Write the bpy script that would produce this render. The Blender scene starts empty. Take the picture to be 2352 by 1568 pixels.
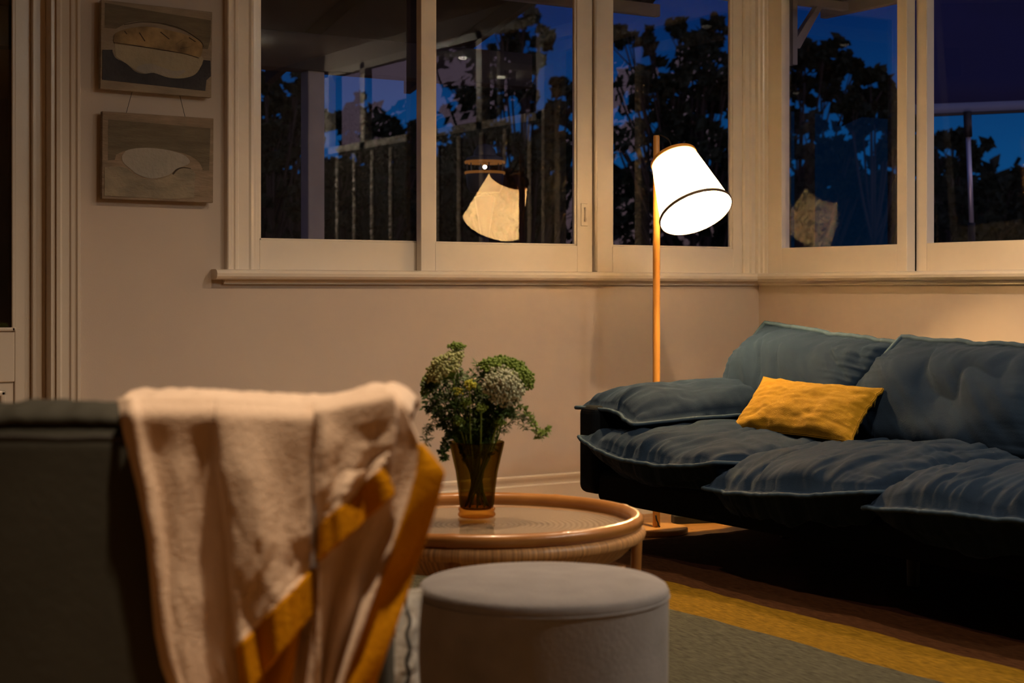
import bpy, math, random
from mathutils import Vector, Matrix, noise
random.seed(7)
PI = math.pi
S = bpy.context.scene
COL = S.collection

# ------------------------------------------------------------------ camera
CAM = (-5.0383, -5.8230, 1.0)
YAW = math.radians(-32.1555)
SPOT = (-5.0383, -5.8230)     # survey point on the floor from which the furniture and garden were measured
cd = bpy.data.cameras.new('camera'); cam = bpy.data.objects.new('camera', cd); COL.objects.link(cam)
cam.location = CAM
cam.rotation_euler = (PI/2, 0, YAW)
cd.sensor_width = 36.0
cd.lens = 3700/2352*36
cd.shift_y = -116/2352
cd.clip_start = 0.05; cd.clip_end = 400
cd.dof.use_dof = True
cd.dof.focus_distance = 6.0
cd.dof.aperture_fstop = 4.6
S.camera = cam

# ------------------------------------------------------------------ view
S.view_settings.view_transform = 'Standard'
S.view_settings.look = 'None'
S.view_settings.gamma = 1
S.view_settings.use_curve_mapping = False
S.view_settings.exposure = 0.0
S.cycles.max_bounces = 10
S.cycles.transparent_max_bounces = 24
S.cycles.sample_clamp_indirect = 30.0
S.cycles.blur_glossy = 0.3
S.cycles.caustics_refractive = False

def lin(r, g, b):
    f = lambda c: (c/255/12.92) if c/255 <= 0.04045 else ((c/255+0.055)/1.055)**2.4
    return (f(r), f(g), f(b), 1)

# ------------------------------------------------------------------ dusk sky
w = bpy.data.worlds.new('dusk_sky'); S.world = w; w.use_nodes = True
nt = w.node_tree; nt.nodes.clear()
def N(t, **k):
    n = nt.nodes.new(t)
    for a, b in k.items(): setattr(n, a, b)
    return n
tc = N('ShaderNodeTexCoord'); sx = N('ShaderNodeSeparateXYZ'); nt.links.new(tc.outputs['Generated'], sx.inputs[0])
blue = N('ShaderNodeValToRGB')
el = blue.color_ramp.elements
el[0].position = 0.0; el[0].color = (.004, .065, .20, 1)
el[1].position = 1.0; el[1].color = (.002, .008, .05, 1)
e = el.new(.08); e.color = (.003, .050, .165, 1)
e = el.new(.17); e.color = (.001, .016, .088, 1)
e = el.new(.30); e.color = (.001, .008, .055, 1)
nt.links.new(sx.outputs['Z'], blue.inputs['Fac'])
pink = N('ShaderNodeValToRGB')
el = pink.color_ramp.elements
el[0].position = 0.0; el[0].color = (.75, .47, .50, 1)
el[1].position = .55; el[1].color = (.12, .13, .25, 1)
e = el.new(.12); e.color = (.62, .43, .60, 1)
e = el.new(.25); e.color = (.36, .30, .52, 1)
nt.links.new(sx.outputs['Z'], pink.inputs['Fac'])
mr = N('ShaderNodeMapRange', interpolation_type='SMOOTHSTEP')
mr.inputs['From Min'].default_value = .15; mr.inputs['From Max'].default_value = -.45
nt.links.new(sx.outputs['Y'], mr.inputs['Value'])
mx = N('ShaderNodeMix', data_type='RGBA')
nt.links.new(mr.outputs[0], mx.inputs[0]); nt.links.new(blue.outputs[0], mx.inputs[6]); nt.links.new(pink.outputs[0], mx.inputs[7])
bg = N('ShaderNodeBackground'); bg.inputs[1].default_value = 1.0
nt.links.new(mx.outputs[2], bg.inputs[0])
wo = N('ShaderNodeOutputWorld'); nt.links.new(bg.outputs[0], wo.inputs[0])

# ------------------------------------------------------------------ the room's light levels
WARM = (1.0, .70, .44)
LAMP_W = 108.0
LAMP_COL = (1.0, .63, .27)
DOWNLIGHTS = [  # x, y, watts
    (-0.83, -4.23, 14), (-1.62, -4.98, 18), (-1.45, -2.2, 155), (-2.75, -2.3, 122), (-4.30, -4.50, 178)]  # last pair added out of view to brighten the back wall and the throw

# ------------------------------------------------------------------ materials
def mat(name, col, rough=.6, noise_amt=0, noise_scale=8, col2=None, bump=0, bump_scale=60, spec=.5, metal=0, sheen=0, stretch=(1, 1, 1), coat=0, detail=4, sheen_tint=None):
    m = bpy.data.materials.new(name); m.use_nodes = True
    t = m.node_tree; p = t.nodes['Principled BSDF']
    p.inputs['Base Color'].default_value = col; p.inputs['Roughness'].default_value = rough
    p.inputs['Specular IOR Level'].default_value = spec; p.inputs['Metallic'].default_value = metal
    if sheen:
        p.inputs['Sheen Weight'].default_value = sheen; p.inputs['Sheen Roughness'].default_value = .45
        if sheen_tint: p.inputs['Sheen Tint'].default_value = sheen_tint
    if coat: p.inputs['Coat Weight'].default_value = coat
    c = t.nodes.new('ShaderNodeTexCoord'); mp = t.nodes.new('ShaderNodeMapping'); mp.inputs['Scale'].default_value = stretch
    t.links.new(c.outputs['Object'], mp.inputs[0])
    if col2 is not None:
        n = t.nodes.new('ShaderNodeTexNoise'); n.inputs['Scale'].default_value = noise_scale; n.inputs['Detail'].default_value = detail
        t.links.new(mp.outputs[0], n.inputs['Vector'])
        r = t.nodes.new('ShaderNodeMapRange'); r.inputs['From Min'].default_value = .5-.28; r.inputs['From Max'].default_value = .5+.28
        t.links.new(n.outputs['Fac'], r.inputs['Value'])
        x = t.nodes.new('ShaderNodeMix'); x.data_type = 'RGBA'
        t.links.new(r.outputs[0], x.inputs[0]); x.inputs[6].default_value = col; x.inputs[7].default_value = col2
        t.links.new(x.outputs[2], p.inputs['Base Color'])
    if bump:
        n2 = t.nodes.new('ShaderNodeTexNoise'); n2.inputs['Scale'].default_value = bump_scale; n2.inputs['Detail'].default_value = 5
        t.links.new(mp.outputs[0], n2.inputs['Vector'])
        b = t.nodes.new('ShaderNodeBump'); b.inputs['Strength'].default_value = bump; b.inputs['Distance'].default_value = .01
        t.links.new(n2.outputs['Fac'], b.inputs['Height']); t.links.new(b.outputs[0], p.inputs['Normal'])
    return m

def glass_mat(name, ior=1.86, tint=(1, 1, 1, 1)):
    m = bpy.data.materials.new(name); m.use_nodes = True; t = m.node_tree; t.nodes.clear()
    o = t.nodes.new('ShaderNodeOutputMaterial'); tr = t.nodes.new('ShaderNodeBsdfTransparent'); gl = t.nodes.new('ShaderNodeBsdfGlossy')
    gl.inputs['Roughness'].default_value = 0.0; tr.inputs[0].default_value = tint
    fr = t.nodes.new('ShaderNodeFresnel'); fr.inputs[0].default_value = ior
    ge = t.nodes.new('ShaderNodeNewGeometry'); ml = t.nodes.new('ShaderNodeMath'); ml.operation = 'SUBTRACT'; ml.inputs[0].default_value = 1
    t.links.new(ge.outputs['Backfacing'], ml.inputs[1])
    m2 = t.nodes.new('ShaderNodeMath'); m2.operation = 'MULTIPLY'
    t.links.new(fr.outputs[0], m2.inputs[0]); t.links.new(ml.outputs[0], m2.inputs[1])
    mix = t.nodes.new('ShaderNodeMixShader')
    t.links.new(m2.outputs[0], mix.inputs[0]); t.links.new(tr.outputs[0], mix.inputs[1]); t.links.new(gl.outputs[0], mix.inputs[2])
    t.links.new(mix.outputs[0], o.inputs[0]); return m

def emit_mat(name, col, s):
    m = bpy.data.materials.new(name); m.use_nodes = True; t = m.node_tree; t.nodes.clear()
    o = t.nodes.new('ShaderNodeOutputMaterial'); e = t.nodes.new('ShaderNodeEmission'); e.inputs[0].default_value = col; e.inputs[1].default_value = s
    t.links.new(e.outputs[0], o.inputs[0]); return m

M = {}
M['wall'] = mat('painted_wall', (.50, .43, .37, 1), .75, col2=(.47, .40, .345, 1), noise_scale=3, bump=.05, bump_scale=140, spec=.25)
M['trim'] = mat('gloss_trim_paint', (.70, .64, .56, 1), .28, col2=(.66, .60, .52, 1), noise_scale=5, bump=.06, bump_scale=30, spec=.5)
M['wall_dark'] = mat('bounce_cutting_wall', (.07, .05, .035, 1), .6, col2=(.05, .035, .025, 1), noise_scale=4)  # walls out of view, darkened to cut bounce light and the veil in the glass
M['glass_clear'] = glass_mat('clear_glass', 1.35)
M['down_dim'] = emit_mat('recessed_downlight', (1, .85, .65, 1), 3)
M['ceil'] = mat('ceiling_paint', (.62, .56, .49, 1), .8, col2=(.6, .54, .47, 1), noise_scale=2)
M['glass'] = glass_mat('window_glass')
M['canvas'] = mat('navy_canvas', (.002, .006, .07, 1), .8, col2=(.002, .005, .055, 1), noise_scale=3)
M['hoop'] = mat('dark_hoop', (.05, .028, .012, 1), .6, col2=(.035, .02, .01, 1), noise_scale=30)
M['dark_ext'] = mat('weathered_dark_timber', (.020, .016, .013, 1), .8, col2=(.03, .024, .02, 1), noise_scale=6)
M['ext_trim'] = mat('outdoor_white_paint', (.38, .35, .35, 1), .6, col2=(.30, .28, .28, 1), noise_scale=7)
M['leaf_dark'] = mat('gum_leaves', (.012, .018, .012, 1), .7, col2=(.02, .03, .016, 1), noise_scale=1.5, spec=.1)
M['bark'] = mat('gum_bark', (.03, .025, .02, 1), .9, col2=(.018, .015, .012, 1), noise_scale=3)
M['grass'] = mat('night_lawn', (.012, .018, .009, 1), .95, col2=(.008, .012, .006, 1), noise_scale=.4)
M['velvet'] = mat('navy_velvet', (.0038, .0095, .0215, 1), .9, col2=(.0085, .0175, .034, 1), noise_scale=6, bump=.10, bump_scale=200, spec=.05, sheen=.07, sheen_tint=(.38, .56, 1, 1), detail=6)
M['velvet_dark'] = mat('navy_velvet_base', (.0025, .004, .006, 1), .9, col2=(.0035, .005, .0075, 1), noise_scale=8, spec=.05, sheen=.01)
M['pipe'] = mat('velvet_piping', (.018, .036, .060, 1), .8, col2=(.024, .045, .072, 1), noise_scale=30, spec=.1, sheen=.05, sheen_tint=(.5, .65, .95, 1))
M['black'] = mat('black_metal', (.01, .01, .01, 1), .5, col2=(.014, .013, .012, 1), noise_scale=20)
M['mustard'] = mat('mustard_linen', (.205, .115, .005, 1), .9, col2=(.155, .083, .0035, 1), noise_scale=26, bump=.35, bump_scale=170, spec=.1, stretch=(1, 1, 3), sheen=.15, sheen_tint=(1, .75, .3, 1))
M['oak'] = mat('oak_timber', (.56, .27, .055, 1), .45, col2=(.46, .20, .035, 1), noise_scale=9, stretch=(8, 8, .6), bump=.05)
M['oakdisc'] = mat('oak_disc', (.55, .30, .10, 1), .4, col2=(.44, .22, .06, 1), noise_scale=9, stretch=(1, 7, 1), bump=.05)
M['rattan'] = mat('rattan_cane', (.33, .130, .030, 1), .30, col2=(.50, .225, .060, 1), noise_scale=7, bump=.1, bump_scale=30, coat=.3)
M['rattan_pale'] = mat('rattan_binding', (.60, .33, .14, 1), .42, col2=(.50, .25, .09, 1), noise_scale=24, bump=.3, bump_scale=45, stretch=(1, 1, .3))
def bound_mat():
    m = M['rattan_pale']; t = m.node_tree; p = t.nodes['Principled BSDF']; c = t.nodes.new('ShaderNodeTexCoord'); s_ = t.nodes.new('ShaderNodeSeparateXYZ'); t.links.new(c.outputs['Object'], s_.inputs[0])
    a = t.nodes.new('ShaderNodeMath'); a.operation = 'ARCTAN2'; t.links.new(s_.outputs['Y'], a.inputs[0]); t.links.new(s_.outputs['X'], a.inputs[1])
    b = t.nodes.new('ShaderNodeMath'); b.operation = 'MULTIPLY'; b.inputs[1].default_value = 60; t.links.new(a.outputs[0], b.inputs[0])
    n = t.nodes.new('ShaderNodeTexNoise'); n.noise_dimensions = '1D'; n.inputs['Scale'].default_value = 1; n.inputs['Detail'].default_value = 1; t.links.new(b.outputs[0], n.inputs['W'])
    r = t.nodes.new('ShaderNodeMapRange'); r.inputs['From Min'].default_value = .3; r.inputs['From Max'].default_value = .7; r.inputs['To Min'].default_value = .72; r.inputs['To Max'].default_value = 1.3; t.links.new(n.outputs['Fac'], r.inputs['Value'])
    x = t.nodes.new('ShaderNodeVectorMath'); x.operation = 'SCALE'; t.links.new(p.inputs['Base Color'].links[0].from_socket, x.inputs[0]); t.links.new(r.outputs[0], x.inputs['Scale']); t.links.new(x.outputs[0], p.inputs['Base Color'])
bound_mat()
M['ott'] = mat('grey_wool_felt', (.335, .318, .322, 1), .95, col2=(.25, .237, .24, 1), noise_scale=14, bump=.15, bump_scale=120, spec=.1, sheen=.1)
M['chair'] = mat('charcoal_green_leather', (.040, .042, .034, 1), .72, col2=(.026, .027, .021, 1), noise_scale=7, bump=.08, bump_scale=90, spec=.35)
M['wool'] = mat('cream_wool', (.70, .57, .46, 1), .98, col2=(.60, .47, .37, 1), noise_scale=10, bump=.35, bump_scale=190, spec=.05, sheen=.25, sheen_tint=(1, .9, .8, 1))
M['border'] = mat('mustard_border', (.56, .265, .006, 1), .95, col2=(.46, .20, .004, 1), noise_scale=22, bump=.3, bump_scale=170, spec=.05)
M['denim'] = mat('grey_woven_fabric', (.46, .45, .43, 1), .95, col2=(.20, .20, .19, 1), noise_scale=38, bump=.25, bump_scale=120, spec=.1)
M['stemg'] = mat('green_stem', (.14, .22, .03, 1), .55, col2=(.19, .28, .04, 1), noise_scale=30)
M['ferng'] = mat('feathery_leaf', (.036, .075, .004, 1), .6, col2=(.060, .112, .008, 1), noise_scale=25)
M['umb_pale'] = mat('pale_floret', (.42, .43, .20, 1), .8, col2=(.30, .33, .12, 1), noise_scale=50)
M['umb_white'] = mat('white_floret', (.48, .49, .36, 1), .8, col2=(.36, .39, .24, 1), noise_scale=50)
M['umb_green'] = mat('green_floret', (.17, .25, .025, 1), .75, col2=(.11, .18, .015, 1), noise_scale=50)
M['umb_yel'] = mat('yellow_floret', (.44, .42, .03, 1), .75, col2=(.33, .34, .02, 1), noise_scale=50)
M['brass'] = mat('brass', (.60, .36, .12, 1), .3, metal=1)
M['chrome'] = mat('dull_chrome', (.55, .55, .62, 1), .35, metal=.6)
M['bulb'] = emit_mat('bulb_glow', (1, .78, .45, 1), 60)
M['down'] = emit_mat('downlight_glow', (1, .90, .74, 1), 2000)
M['lantern_glow'] = emit_mat('lantern_glow', (1, .86, .62, 1), 9)
M['band_glow'] = emit_mat('copper_band_glow', (1, .36, .08, 1), .16)  # plain metal bands; their lit look is put in as emission

def shade_mat():
    m = bpy.data.materials.new('linen_lampshade'); m.use_nodes = True; t = m.node_tree; t.nodes.clear()
    o = t.nodes.new('ShaderNodeOutputMaterial')
    d = t.nodes.new('ShaderNodeBsdfDiffuse'); tr = t.nodes.new('ShaderNodeBsdfTranslucent')
    c = t.nodes.new('ShaderNodeTexCoord'); n = t.nodes.new('ShaderNodeTexNoise'); n.inputs['Scale'].default_value = 9
    mp = t.nodes.new('ShaderNodeMapping'); mp.inputs['Scale'].default_value = (1, 1, .25)
    t.links.new(c.outputs['Object'], mp.inputs[0]); t.links.new(mp.outputs[0], n.inputs['Vector'])
    x = t.nodes.new('ShaderNodeMix'); x.data_type = 'RGBA'; x.inputs[6].default_value = (.95, .90, .80, 1); x.inputs[7].default_value = (.86, .79, .66, 1)
    t.links.new(n.outputs['Fac'], x.inputs[0])
    t.links.new(x.outputs[2], d.inputs[0]); t.links.new(x.outputs[2], tr.inputs[0])
    mix = t.nodes.new('ShaderNodeMixShader'); mix.inputs[0].default_value = .16
    t.links.new(d.outputs[0], mix.inputs[1]); t.links.new(tr.outputs[0], mix.inputs[2]); t.links.new(mix.outputs[0], o.inputs[0]); return m
M['shade'] = shade_mat()

def amber_mat(name='smoked_amber_glass', c1=(.64, .57, .33, 1), c2=(.28, .215, .065, 1)):
    m = bpy.data.materials.new(name); m.use_nodes = True; t = m.node_tree; t.nodes.clear()
    o = t.nodes.new('ShaderNodeOutputMaterial'); tr = t.nodes.new('ShaderNodeBsdfTransparent'); gl = t.nodes.new('ShaderNodeBsdfGlossy')
    gl.inputs['Roughness'].default_value = .03
    lw = t.nodes.new('ShaderNodeLayerWeight'); lw.inputs[0].default_value = .35
    x = t.nodes.new('ShaderNodeMix'); x.data_type = 'RGBA'; x.inputs[6].default_value = c1; x.inputs[7].default_value = c2
    t.links.new(lw.outputs['Facing'], x.inputs[0]); t.links.new(x.outputs[2], tr.inputs[0])
    fr = t.nodes.new('ShaderNodeFresnel'); fr.inputs[0].default_value = 1.5
    ge = t.nodes.new('ShaderNodeNewGeometry'); ml = t.nodes.new('ShaderNodeMath'); ml.operation = 'SUBTRACT'; ml.inputs[0].default_value = 1
    t.links.new(ge.outputs['Backfacing'], ml.inputs[1])
    m2 = t.nodes.new('ShaderNodeMath'); m2.operation = 'MULTIPLY'; t.links.new(fr.outputs[0], m2.inputs[0]); t.links.new(ml.outputs[0], m2.inputs[1])
    mix = t.nodes.new('ShaderNodeMixShader'); t.links.new(m2.outputs[0], mix.inputs[0]); t.links.new(tr.outputs[0], mix.inputs[1]); t.links.new(gl.outputs[0], mix.inputs[2])
    t.links.new(mix.outputs[0], o.inputs[0]); return m
M['amber'] = amber_mat()
M['amber_foot'] = amber_mat('amber_glass_foot', (.95, .70, .27, 1), (.55, .27, .03, 1))

# ------------------------------------------------------------------ mesh helpers
class MB:
    def __init__(s): s.v = []; s.f = []; s.mi = []; s.m = 0
    def add(s, vs, fs):
        o = len(s.v); s.v += [tuple(p) for p in vs]
        for f in fs: s.f.append(tuple(i+o for i in f)); s.mi.append(s.m)
        return s
    def box(s, x0, x1, y0, y1, z0, z1):
        x0, x1 = min(x0, x1), max(x0, x1); y0, y1 = min(y0, y1), max(y0, y1); z0, z1 = min(z0, z1), max(z0, z1)
        return s.add([(x0,y0,z0),(x1,y0,z0),(x1,y1,z0),(x0,y1,z0),(x0,y0,z1),(x1,y0,z1),(x1,y1,z1),(x0,y1,z1)],
                     [(3,2,1,0),(4,5,6,7),(0,1,5,4),(1,2,6,5),(2,3,7,6),(3,0,4,7)])
    def prism(s, prof, fn):   # prof: closed 2-D outline (ccw); fn(a,b,t) -> point for t = 0, 1
        n = len(prof)
        vs = [fn(a, b, 0) for a, b in prof]+[fn(a, b, 1) for a, b in prof]
        fs = [(i, (i+1) % n, n+(i+1) % n, n+i) for i in range(n)]+[tuple(range(n-1, -1, -1)), tuple(range(n, 2*n))]
        return s.add(vs, fs)
    def tube(s, pts, r, n=10, cap=True, closed=False):
        pts = [Vector(p) for p in pts]; k = len(pts)
        rs = r if isinstance(r, (list, tuple)) else [r]*k
        vs = []; up = None
        for i, p in enumerate(pts):
            a = pts[(i-1) % k] if (closed or i > 0) else p; b = pts[(i+1) % k] if (closed or i < k-1) else p
            d = (b-a).normalized()
            if up is None:
                up = Vector((0, 0, 1)) if abs(d.z) < .9 else Vector((1, 0, 0))
            x = up.cross(d)
            if x.length < 1e-5: x = Vector((1, 0, 0)).cross(d)
            x.normalize(); y = d.cross(x); up = y
            for j in range(n):
                t = 2*PI*j/n; vs.append(p+(x*math.cos(t)+y*math.sin(t))*rs[i])
        fs = []
        for i in range(k if closed else k-1):
            for j in range(n):
                a = i*n+j; b = i*n+(j+1) % n; c = ((i+1) % k)*n+(j+1) % n; d = ((i+1) % k)*n+j
                fs.append((a, b, c, d))
        if cap and not closed: fs += [tuple(range(n-1, -1, -1)), tuple(range((k-1)*n, k*n))]
        return s.add(vs, fs)
    def lathe(s, prof, n=48, mtx=None, cx=0, cy=0):
        vs = []; fs = []; k = len(prof)
        for i in range(n):
            t = 2*PI*i/n
            for r, z in prof: vs.append((cx+r*math.cos(t), cy+r*math.sin(t), z))
        for i in range(n):
            for j in range(k-1): fs.append((i*k+j, ((i+1) % n)*k+j, ((i+1) % n)*k+j+1, i*k+j+1))
        if mtx is not None: vs = [mtx @ Vector(v) for v in vs]
        return s.add(vs, fs)
    def grid(s, nu, nv, fn, flip=False):
        vs = [fn(i/(nu-1), j/(nv-1)) for j in range(nv) for i in range(nu)]
        fs = []
        for j in range(nv-1):
            for i in range(nu-1):
                q = (j*nu+i, j*nu+i+1, (j+1)*nu+i+1, (j+1)*nu+i); fs.append(q[::-1] if flip else q)
        return s.add(vs, fs)
    def ball(s, c, r, n=6, sq=(1, 1, 1)):
        vs = [(c[0], c[1], c[2]-r*sq[2])]; m = max(3, n//2+1)
        for j in range(1, m):
            ph = -PI/2+PI*j/m
            for i in range(n):
                t = 2*PI*i/n; vs.append((c[0]+r*sq[0]*math.cos(ph)*math.cos(t), c[1]+r*sq[1]*math.cos(ph)*math.sin(t), c[2]+r*sq[2]*math.sin(ph)))
        vs.append((c[0], c[1], c[2]+r*sq[2])); fs = []
        for i in range(n): fs.append((0, 1+(i+1) % n, 1+i))
        for j in range(m-2):
            for i in range(n): fs.append((1+j*n+i, 1+j*n+(i+1) % n, 1+(j+1)*n+(i+1) % n, 1+(j+1)*n+i))
        t = len(vs)-1; b = 1+(m-2)*n
        for i in range(n): fs.append((b+i, b+(i+1) % n, t))
        return s.add(vs, fs)
    def build(s, name, material, parent=None, smooth=False, bevel=0, seg=2, subsurf=0, solid=0, loc=None, rotz=0, auto=None):
        me = bpy.data.meshes.new(name); me.from_pydata(s.v, [], s.f); me.update()
        mats = material if isinstance(material, list) else [material]
        for m in mats: me.materials.append(m)
        if len(mats) > 1: me.polygons.foreach_set('material_index', s.mi)
        if smooth: me.polygons.foreach_set('use_smooth', [True]*len(me.polygons))
        o = bpy.data.objects.new(name, me); COL.objects.link(o)
        if parent: o.parent = parent
        if loc: o.location = loc
        if rotz: o.rotation_euler.z = rotz
        if auto is not None:
            me.polygons.foreach_set('use_smooth', [True]*len(me.polygons))
            me.set_sharp_from_angle(angle=math.radians(auto))
        if solid:
            md = o.modifiers.new('solid', 'SOLIDIFY'); md.thickness = solid; md.offset = 0
        if bevel:
            md = o.modifiers.new('bevel', 'BEVEL'); md.width = bevel; md.segments = seg; md.limit_method = 'ANGLE'; md.angle_limit = math.radians(40)
        if subsurf:
            md = o.modifiers.new('sub', 'SUBSURF'); md.levels = subsurf; md.render_levels = subsurf
        return o

def tag(o, label, cat, group=None):
    o['label'] = label; o['category'] = cat
    if group: o['group'] = group
    return o
def empty(name, loc=(0, 0, 0), rotz=0):
    o = bpy.data.objects.new(name, None); COL.objects.link(o); o.location = loc; o.rotation_euler.z = rotz
    o.empty_display_size = .1; return o
def thing(name, label, cat, loc=(0, 0, 0), rotz=0, group=None): return tag(empty(name, loc, rotz), label, cat, group)
def struct(o): o['kind'] = 'structure'; return o

def fbm(x, y, z=0.0, o=3):
    return noise.fractal(Vector((x, y, z)), 1.0, 2.0, o)
def smooth(a, b, x):
    t = max(0, min(1, (x-a)/(b-a))); return t*t*(3-2*t)
def poly(pts, t):   # point on a polyline given as [(t, value...)], eased linearly
    if t <= pts[0][0]: return pts[0][1:]
    for p, q in zip(pts, pts[1:]):
        if t <= q[0]:
            k = (t-p[0])/(q[0]-p[0]); return tuple(a+(b-a)*k for a, b in zip(p[1:], q[1:]))
    return pts[-1][1:]
def spline(pts, n):  # Catmull-Rom through 3-D points
    P = [Vector(p) for p in pts]; P = [P[0]*2-P[1]]+P+[P[-1]*2-P[-2]]; out = []
    for i in range(1, len(P)-2):
        for k in range(n):
            t = k/n; a, b, c, d = P[i-1:i+3]
            out.append(.5*((2*b)+(c-a)*t+(2*a-5*b+4*c-d)*t*t+(3*b-a-3*c+d)*t**3))
    out.append(P[-2]); return out

# ================================================================== SETTING
CEIL = 2.70
WT = .14                     # wall thickness
X0, Y0 = -7.2, -8.4          # far corner of the room behind the camera
# floor boards
def floor_mat():
    m = mat('timber_floor', (.50, .255, .075, 1), .38, col2=(.40, .19, .05, 1), noise_scale=4, stretch=(1, 9, 1), bump=.03)
    t = m.node_tree; p = t.nodes['Principled BSDF']
    c = t.nodes.new('ShaderNodeTexCoord'); br = t.nodes.new('ShaderNodeTexBrick')
    br.inputs['Scale'].default_value = 1; br.inputs['Brick Width'].default_value = 1.6; br.inputs['Row Height'].default_value = .085; br.inputs['Mortar Size'].default_value = .0018
    br.inputs['Color1'].default_value = (1, 1, 1, 1); br.inputs['Color2'].default_value = (.80, .80, .80, 1); br.inputs['Mortar'].default_value = (.1, .07, .05, 1)
    t.links.new(c.outputs['Object'], br.inputs['Vector'])
    x = t.nodes.new('ShaderNodeMix'); x.data_type = 'RGBA'; x.blend_type = 'MULTIPLY'; x.inputs[0].default_value = 1
    src = p.inputs['Base Color'].links[0].from_socket
    t.links.new(src, x.inputs[6]); t.links.new(br.outputs['Color'], x.inputs[7]); t.links.new(x.outputs[2], p.inputs['Base Color']); return m
struct(MB().box(X0-WT, WT, Y0-WT, WT, -.12, 0).build('floor', floor_mat()))
struct(MB().box(X0-WT, WT, Y0-WT, WT, CEIL, CEIL+.1).build('ceiling', M['ceil']))
HEAD = 2.42                  # window head
# back wall with door and window openings
DX0, DX1, DH = -4.20, -3.331, 2.42
WX0 = -2.566
b = MB()
b.box(X0-WT, DX0, 0, WT, 0, CEIL); b.box(DX0, DX1, 0, WT, DH, CEIL)
b.box(DX1, WX0, 0, WT, 0, CEIL); b.box(WX0, 0, 0, WT, 0, 1.06); b.box(WX0, 0, 0, WT, HEAD+.06, CEIL)
struct(b.build('wall_back', M['wall']))
# right wall: low wall, long window band, then highlight windows over solid wall
RY1 = -1.83
b = MB()
b.box(0, WT, RY1, WT, 0, 1.06); b.box(0, WT, RY1, WT, HEAD+.06, CEIL)
b.box(0, WT, -4.6, RY1, 2.58, CEIL)
struct(b.build('wall_right', M['wall']))
b = MB(); b.box(0, WT, -4.6, RY1, 0, 1.98); b.box(0, WT, Y0-WT, -4.6, 0, CEIL)
struct(b.build('wall_right', M['wall_dark']))
struct(MB().box(X0-WT, X0, Y0, 0, 0, CEIL).build('wall_left', M['wall_dark']))
struct(MB().box(X0, 0, Y0-WT, Y0, 0, CEIL).build('wall_front', M['wall_dark']))
# baseboards, moulded top edge
prof = [(0, 0), (0, .209), (-.010, .209), (-.016, .203), (-.016, .190), (-.011, .184), (-.011, .170), (-.022, .164), (-.022, .012), (-.026, .006), (-.026, 0)]
o = struct(MB().prism(prof, lambda a, z, t: (-3.24+t*3.24, a, z)).build('baseboard_back', M['trim'], auto=40))
o = struct(MB().prism([(p[0], p[1]) for p in prof][::-1], lambda a, z, t: (a, -.03-t*(-.03-Y0), z)).build('baseboard_right', M['trim'], auto=40))

# ---- architrave profile: a across the width (0..w, measured from the opening), b out of the wall
def archi(wd, flip=1):
    return [(0, 0), (0, .012), (.012, .016), (.02, .011), (.03, .013), (wd*.55, .016), (wd*.60, .024), (wd*.70, .026), (wd*.74, .020), (wd*.80, .022), (wd*.86, .032), (wd*.97, .034), (wd, .030), (wd, 0)]
# ---- door on the far left
door = struct(empty('door_1'))
b = MB(); b.prism(archi(.082), lambda a, d, t: (DX1+a, -d, t*(DH+.1)))
b.prism(archi(.082), lambda a, d, t: (DX0-a, -d, t*(DH+.1)))
b.prism(archi(.082), lambda a, d, t: (DX0+t*(DX1-DX0), -d, DH+a))
b.build('architrave', M['trim'], door, auto=35)
b = MB(); b.box(DX1-.018, DX1+.001, 0, WT, 0, DH); b.box(DX1-.066, DX1-.018, .062, WT, 0, DH)
b.box(DX0-.001, DX0+.018, 0, WT, 0, DH); b.box(DX0+.018, DX0+.05, .062, WT, 0, DH); b.box(DX0, DX1, 0, WT, DH-.03, DH)
b.build('door_frame', M['trim'], door, bevel=.003)
SX = DX1-.066
leaf = MB(); leaf.box(SX-.058, SX, .085, .125, .01, DH-.035); leaf.box(DX0+.05, DX0+.11, .085, .125, .01, DH-.035)
leaf.box(DX0+.11, SX-.058, .085, .125, .01, .12); leaf.box(DX0+.11, SX-.058, .085, .125, .67, .855); leaf.box(DX0+.11, SX-.058, .095, .118, .12, .67); leaf.box(DX0+.11, SX-.058, .085, .125, DH-.12, DH-.035)
leaf = leaf.build('door_leaf', M['trim'], door, bevel=.004)
b = MB()
for (z0, z1) in ((.855, .868),): b.box(DX0+.11, SX-.055, .076, .09, z0, z1)
b.box(SX-.07, SX-.058, .076, .09, .855, DH-.12)
b.build('glazing_bead', M['trim'], leaf, bevel=.003)
b = MB(); b.box(DX0+.16, SX-.09, .078, .096, .62, .64); b.box(SX-.11, SX-.09, .078, .096, .16, .64); b.box(DX0+.16, DX0+.18, .078, .096, .16, .64); b.box(DX0+.16, SX-.09, .078, .096, .16, .18)
b.build('panel_moulding', M['trim'], leaf, bevel=.006)
MB().box(DX0+.11, SX-.058, .103, .107, .855, DH-.12).build('glass_pane', M['glass'], leaf)
# hall behind the door
b = MB(); b.box(-5.6, -2.75, 1.6, 1.7, 0, CEIL); b.box(-2.85, -2.75, WT, 1.6, 0, CEIL); b.box(-5.7, -5.6, WT, 1.7, 0, CEIL); b.box(-5.7, -2.75, WT, 1.7, CEIL, CEIL+.1); b.box(-5.7, -2.75, WT, 1.7, -.1, 0)
struct(b.build('wall_hall', M['wall']))

# ---- windows of the back wall
win = struct(empty('window_1'))
b = MB(); b.prism(archi(.116), lambda a, d, t: (WX0-a, -d, 1.075+t*(HEAD+.1-1.075))); b.build('architrave', M['trim'], win, auto=35)
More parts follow.
